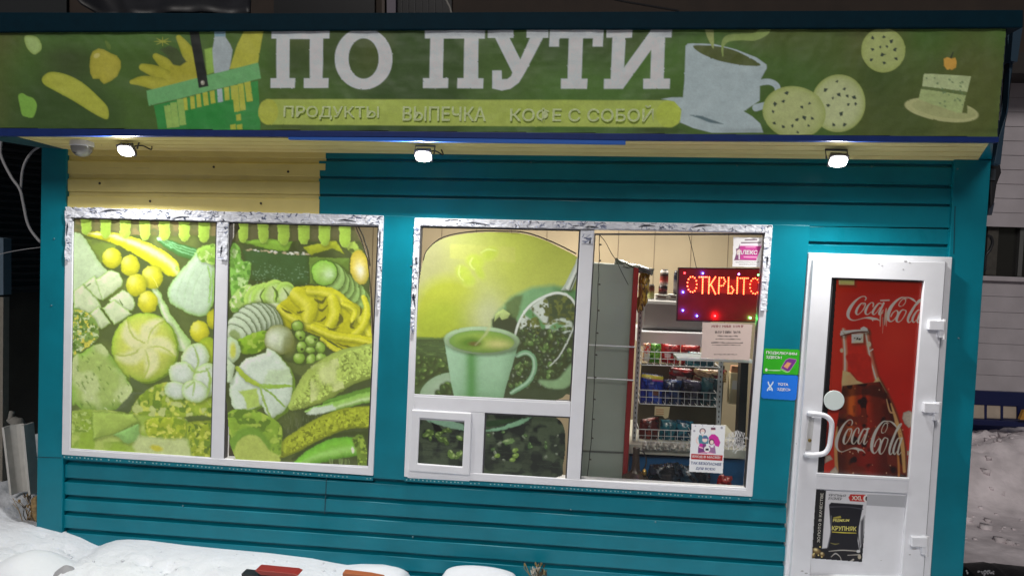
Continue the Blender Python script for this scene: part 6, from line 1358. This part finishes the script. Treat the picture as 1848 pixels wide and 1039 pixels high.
def twigs(name, label, cx, cy, Y, n, spread, hgt, seed, cols, th=.0022):
    t = thing(name, label, "dry plant", W(cx, cy, Y)); r = random.Random(seed); base = W(cx, cy, Y)
    for col, mname in cols:
        b = MB()
        for i in range(n):
            a = r.uniform(-1, 1); L = hgt*r.uniform(.55, 1); p = base+Vector((r.uniform(-.4, .4)*spread, r.uniform(-.03, .03), -.03))
            pts = [p, p+Vector((a*spread*.4, r.uniform(-.03, .03), L*.5)), p+Vector((a*spread*r.uniform(.7, 1.2), r.uniform(-.05, .05), L))]
            b.tube(crom([tuple(q) for q in pts], 4), [th*1.2]*5+[th*.8]*4, 5)
            q = pts[2]
            if r.random() < .8:
                for kk in range(2): b.lathe(q+Vector((r.uniform(-.006, .006), 0, r.uniform(-.02, .0))), [(.0005, 0), (.0055, .010), (.004, .022), (.0005, .030)], Vector((r.uniform(-.6, .6), r.uniform(-.5, .5), 1)), 6)
            if r.random() < .5: m_ = pts[1]; b.tube([m_, m_+Vector((r.uniform(-.05, .05), 0, r.uniform(.02, .06)))], th*.7, 5)
        b.build("stems", mat(mname, col, .7), t)
    return t
twigs("dry_flower", "dry yellowish flower stalks in front of the teal boards at the bottom", 968, 1044, -.12, 7, .055, .11, 3, [((.20, .15, .06), "dry_straw"), ((.45, .42, .36), "pale_dry_petal"), ((.05, .04, .02), "dark_dry_stem")], .003)
twigs("dry_twigs", "tangled dry twigs in the snow at the left corner post", 52, 936, .08, 9, .10, .20, 5, [((.06, .045, .03), "dark_twig"), ((.30, .19, .07), "tan_twig")])
tag(MB().slab([(54, 900), (66, 893), (66, 945), (58, 935)], .03, .12).build("straw_bundle", mat("tan_straw", (.26, .17, .07), .8, noise=.4, nscale=40, bump=.5), None, bevel=.01), "tan weathered wood end between the snow and the corner post", "wood")

# ================================================================ right side: the house across the yard
hs = thing("clapboard_house", "pale clapboard house with a dark window and a navy base beyond the shop", "building", W(1810, 760, 5.2))
YH = 5.2; CLAP = mat("weathered_clapboard", (.40, .365, .385), .75, noise=.10, nscale=3, bump=.2, bscale=8)
zb, zt = W(1800, 705, YH).z, W(1830, 150, YH).z; xa, xb = W(1500, 500, YH).x, W(2900, 500, YH).x
wz0, wz1 = W(1800, 497, YH).z, W(1800, 409, YH).z; wx0, wx1 = W(1690, 450, YH).x, W(1868, 450, YH).x
def clap(x0, x1, z0, z1):
    b = MB(); n = max(1, round((z1-z0)/.19)); V = []; F = []
    for k in range(n):
        a, c_ = z0+(z1-z0)*k/n, z0+(z1-z0)*(k+1)/n; V += [(x0, YH-.007, a), (x1, YH-.007, a), (x0, YH, c_-.004), (x1, YH, c_-.004), (x0, YH+.004, c_), (x1, YH+.004, c_)]; i = k*6
        F += [[i, i+1, i+3, i+2], [i+2, i+3, i+5, i+4]]
    b.add(V, F).build("clapboard_wall", CLAP, hs)
clap(xa, xb, zb, wz0-.06); clap(xa, xb, wz1, zt); clap(wx1, xb, wz0-.06, wz1); clap(xa, wx0, wz0-.06, wz1)
MB().box(wx0-.02, wx1+.02, YH-.05, YH+.02, wz0-.07, wz0-.01).build("window_sill", CLAP, hs, bevel=.006)
wd = MB().box(wx0, wx1, YH+.10, YH+.14, wz0-.02, wz1+.02).build("dark_window", mat("dark_pane", (.02, .02, .019), .15), hs)
cw = (W(1838, 450, YH).x)
MB().box(cw-.35, cw-.22, YH+.06, YH+.10, wz0, wz1).build("curtain", mat("brown_curtain", (.055, .05, .042), .8, noise=.2), wd); MB().box(cw+.03, cw+.08, YH+.04, YH+.10, wz0, wz1).build("window_bar", mat("dull_bar", (.10, .10, .095), .6), wd)
MB().box(xa, xb, YH-.03, YH+.1, -.05, zb).build("navy_base", mat("navy_base", (.004, .008, .05), .5), hs)
MB().box(xa, xb, YH-.5, YH+.4, zt, zt+.25).build("eave", mat("brown_eave", (.022, .017, .015), .7), hs)
bn = thing("panel_bench", "low navy barrier with three cream panes in a row above the snowbank", "barrier", W(1790, 770, 4.4)); Yb = 4.4
MB().slab([(1700, 702), (1890, 710), (1890, 736), (1700, 727)], Yb, Yb+.06).build("top_board", mat("navy_board", (.004, .009, .06), .45), bn, bevel=.006); MB().slab([(1700, 754), (1890, 762), (1890, 772), (1700, 764)], Yb-.04, Yb+.06).build("bottom_board", mat("navy_board", (.004, .009, .06), .45), bn, bevel=.006)
PAN = mat("cream_pane", (.42, .35, .28), .4, noise=.12, nscale=6)
for x in (1752, 1780.5, 1809): MB().slab([(x, 728), (x+26, 729.5), (x+26, 756), (x-.4, 754.5)], Yb+.01, Yb+.04).build("pane", PAN, bn, bevel=.012)
for x in (1776.6, 1806, 1836): MB().slab([(x, 727), (x+4.6 if x < 1830 else x+60, 728), (x+4.4 if x < 1830 else x+60, 757), (x, 755)], Yb+.005, Yb+.05).build("divider", mat("navy_board", (.004, .009, .06), .45), bn)
tag(MB().slab([(1841, 757), (1848, 740), (1856, 740), (1862, 758)], Yb-.10, Yb-.045).build("orange_marker", mat("orange_marker", (.45, .22, .03), .5), None, bevel=.004), "orange slanted piece at the right edge before the navy barrier", "marker")
pf = thing("dark_heap", "black lump with frosty specks at the lower right edge", "heap", W(1800, 1045, 0.6)); b = MB(); Yp = .5; V = []; F = []; n = 20; K = 8
top = crom([(1740, 1060), (1746, 1030), (1752, 1026.5), (1775, 1026), (1800, 1024), (1804, 1026), (1830, 1027), (1850, 1030), (1900, 1038), (1960, 1070)], 3)
for k in range(K+1):
    a = math.pi*k/K; y = Yp-.25*math.cos(a)
    for x, py in top: p = W(x, py, Yp); V.append(Vector((p.x, y, -.04+(p.z+.04)*math.sin(a)**.4+.006*mn.noise(Vector((p.x*30, y*30, 1))))))
n = len(top)
for k in range(K):
    for i in range(n-1): a = k*n+i; F.append([a, a+1, a+n+1, a+n])
mk("lump", V, F, mat("black_rubber", (.004, .004, .005), .6, bump=.4), pf, True)
b = MB(); r = random.Random(9)
for i in range(26): x = 1768+r.gauss(14, 16); p = W(x, 1033+r.uniform(-4, 4), Yp-.26); b.lathe(p, [(.001, -.006), (.007, 0), (.001, .006)], Vector((r.uniform(-1, 1), 0, 1)), 6)
b.build("frost_specks", mat("grey_frost", (.3, .3, .32), .8), pf)
# black gear on the right wall edge
hb = thing("horn_speaker", "black box-shaped fitting clinging to the right edge of the shop under the roof", "speaker", W(1798, 370, .1))
MB().slab([(1787, 296), (1797, 290), (1806, 297), (1808, 312), (1800, 332), (1795, 366), (1787, 378)], .05, .22).build("body", BLACKM, hb, bevel=.01); MB().slab([(1788, 304), (1798, 305), (1797, 326), (1787, 325)], .04, .06).build("face", mat("grey_face", (.05, .06, .07), .4), hb, bevel=.004)
MB().slab([(1786, 366), (1795, 366), (1790, 388), (1783, 388)], .06, .14).build("clip", mat("blue_grey_clip", (.03, .04, .06), .5), hb)
tag(MB().slab([(1803, 246), (1818, 200), (1822, 130), (1818, 60), (1829, 60), (1828, 120), (1814, 230), (1806, 298), (1794, 296)], -.06, .0).build("downpipe", mat("dull_blue_flashing", (.012, .04, .07), .5), None, bevel=.004), "dull navy metal edging running down behind the sign's right end", "edging")
tag(MB().tube([W(x, y, .08) for x, y in crom([(1781, 425), (1788, 428), (1791, 438), (1786, 452), (1779, 462), (1777, 490)], 6)], .009, 8).build("cable_loop", BLACKM, None, True), "black cable loop hanging at the right wall edge", "cable")
# ================================================================ dark building behind and above
bb = thing("brown_house", "dark brown wooden building rising behind the roof", "building", W(1000, 40, 6.5)); YB2 = 6.5
BR = mat("dark_brown_boards", (.030, .019, .013), .8, noise=.2, nscale=3)
X0, X1 = W(-500, 0, YB2).x, W(1990, 0, YB2).x; zl_ = 2.5; zh = W(900, -260, YB2).z
MB().box(X0, X1, YB2, YB2+.3, zl_, zh).build("board_wall", BR, bb)
def bwin(xl, xr, m=mat("black_pane", (.002, .002, .003), .3)): return MB().slab([(xl, -60), (xr, -60), (xr, 70), (xl, 70)], YB2-.06, YB2-.01).build("dark_window", m, bb)
bwin(494, 676); bwin(716, 815); bwin(-200, 120, mat("dark_blue_wall", (.006, .009, .011), .7))
b = MB()
for k in range(7): x = 724+k*12; b.slab([(x, -60), (x+1.2, -60), (x+1.2, 60), (x, 60)], YB2-.075, YB2-.062)
b.build("window_bars", mat("grey_thin_bar", (.04, .04, .042), .6), bb)
MB().slab([(698, -60), (714, -60), (714, 40), (698, 40)], YB2-.14, YB2-.02).build("pale_post", mat("lilac_post", (.16, .14, .17), .7), bb); MB().slab([(689, -60), (694, -60), (694, 40), (689, 40)], YB2-.12, YB2-.02).build("thin_post", mat("brown_post", (.08, .06, .05), .7), bb)
tag(MB().tube([W(x, y, 5.9) for x, y in crom([(798, -20), (806, 2), (812, 14), (815, 26)], 4)], .016, 6).build("pale_strap", mat("pale_strap", (.26, .25, .23), .7), None), "short pale strap against the dark window behind the roof", "strap")
tag(MB().tube([W(x, y, 4.0) for x, y in crom([(1090, -6), (1120, 2), (1160, 9), (1200, 16), (1226, 20)], 4)], .011, 6).build("overhead_cable", BLACKM), "black cable running down to the roof edge from above", "cable")
# tarpaulin lying on the roof
tp = thing("tarpaulin", "dark grey tarpaulin slumped over the roof edge at upper left", "tarpaulin", W(320, 26, 1.2)); V = []; F = []; nx, ny = 40, 14
for j in range(ny+1):
    for i in range(nx+1):
        u, v = i/nx, j/ny; x = 120+330*u; yb_ = float(np.interp(x, [120, 150, 185, 260, 300, 360, 410, 450], [-40, 6, 27, 28, 24, 20, 24, 22])); py = -150+(yb_+150)*v
        p = W(x, py, .9+(1-v)*.9); p.y += .10*(mn.noise(Vector((u*6, v*3, 3)))); V.append(p)
for j in range(ny):
    for i in range(nx): a = j*(nx+1)+i; F.append([a, a+nx+1, a+nx+2, a+1])
o = mk("sheet", V, F, mat("dark_grey_tarp", (.018, .018, .021), .5, noise=.3, nscale=4, bump=.3, bscale=6), tp, True); sm = o.modifiers.new("thick", 'SOLIDIFY'); sm.thickness = .02
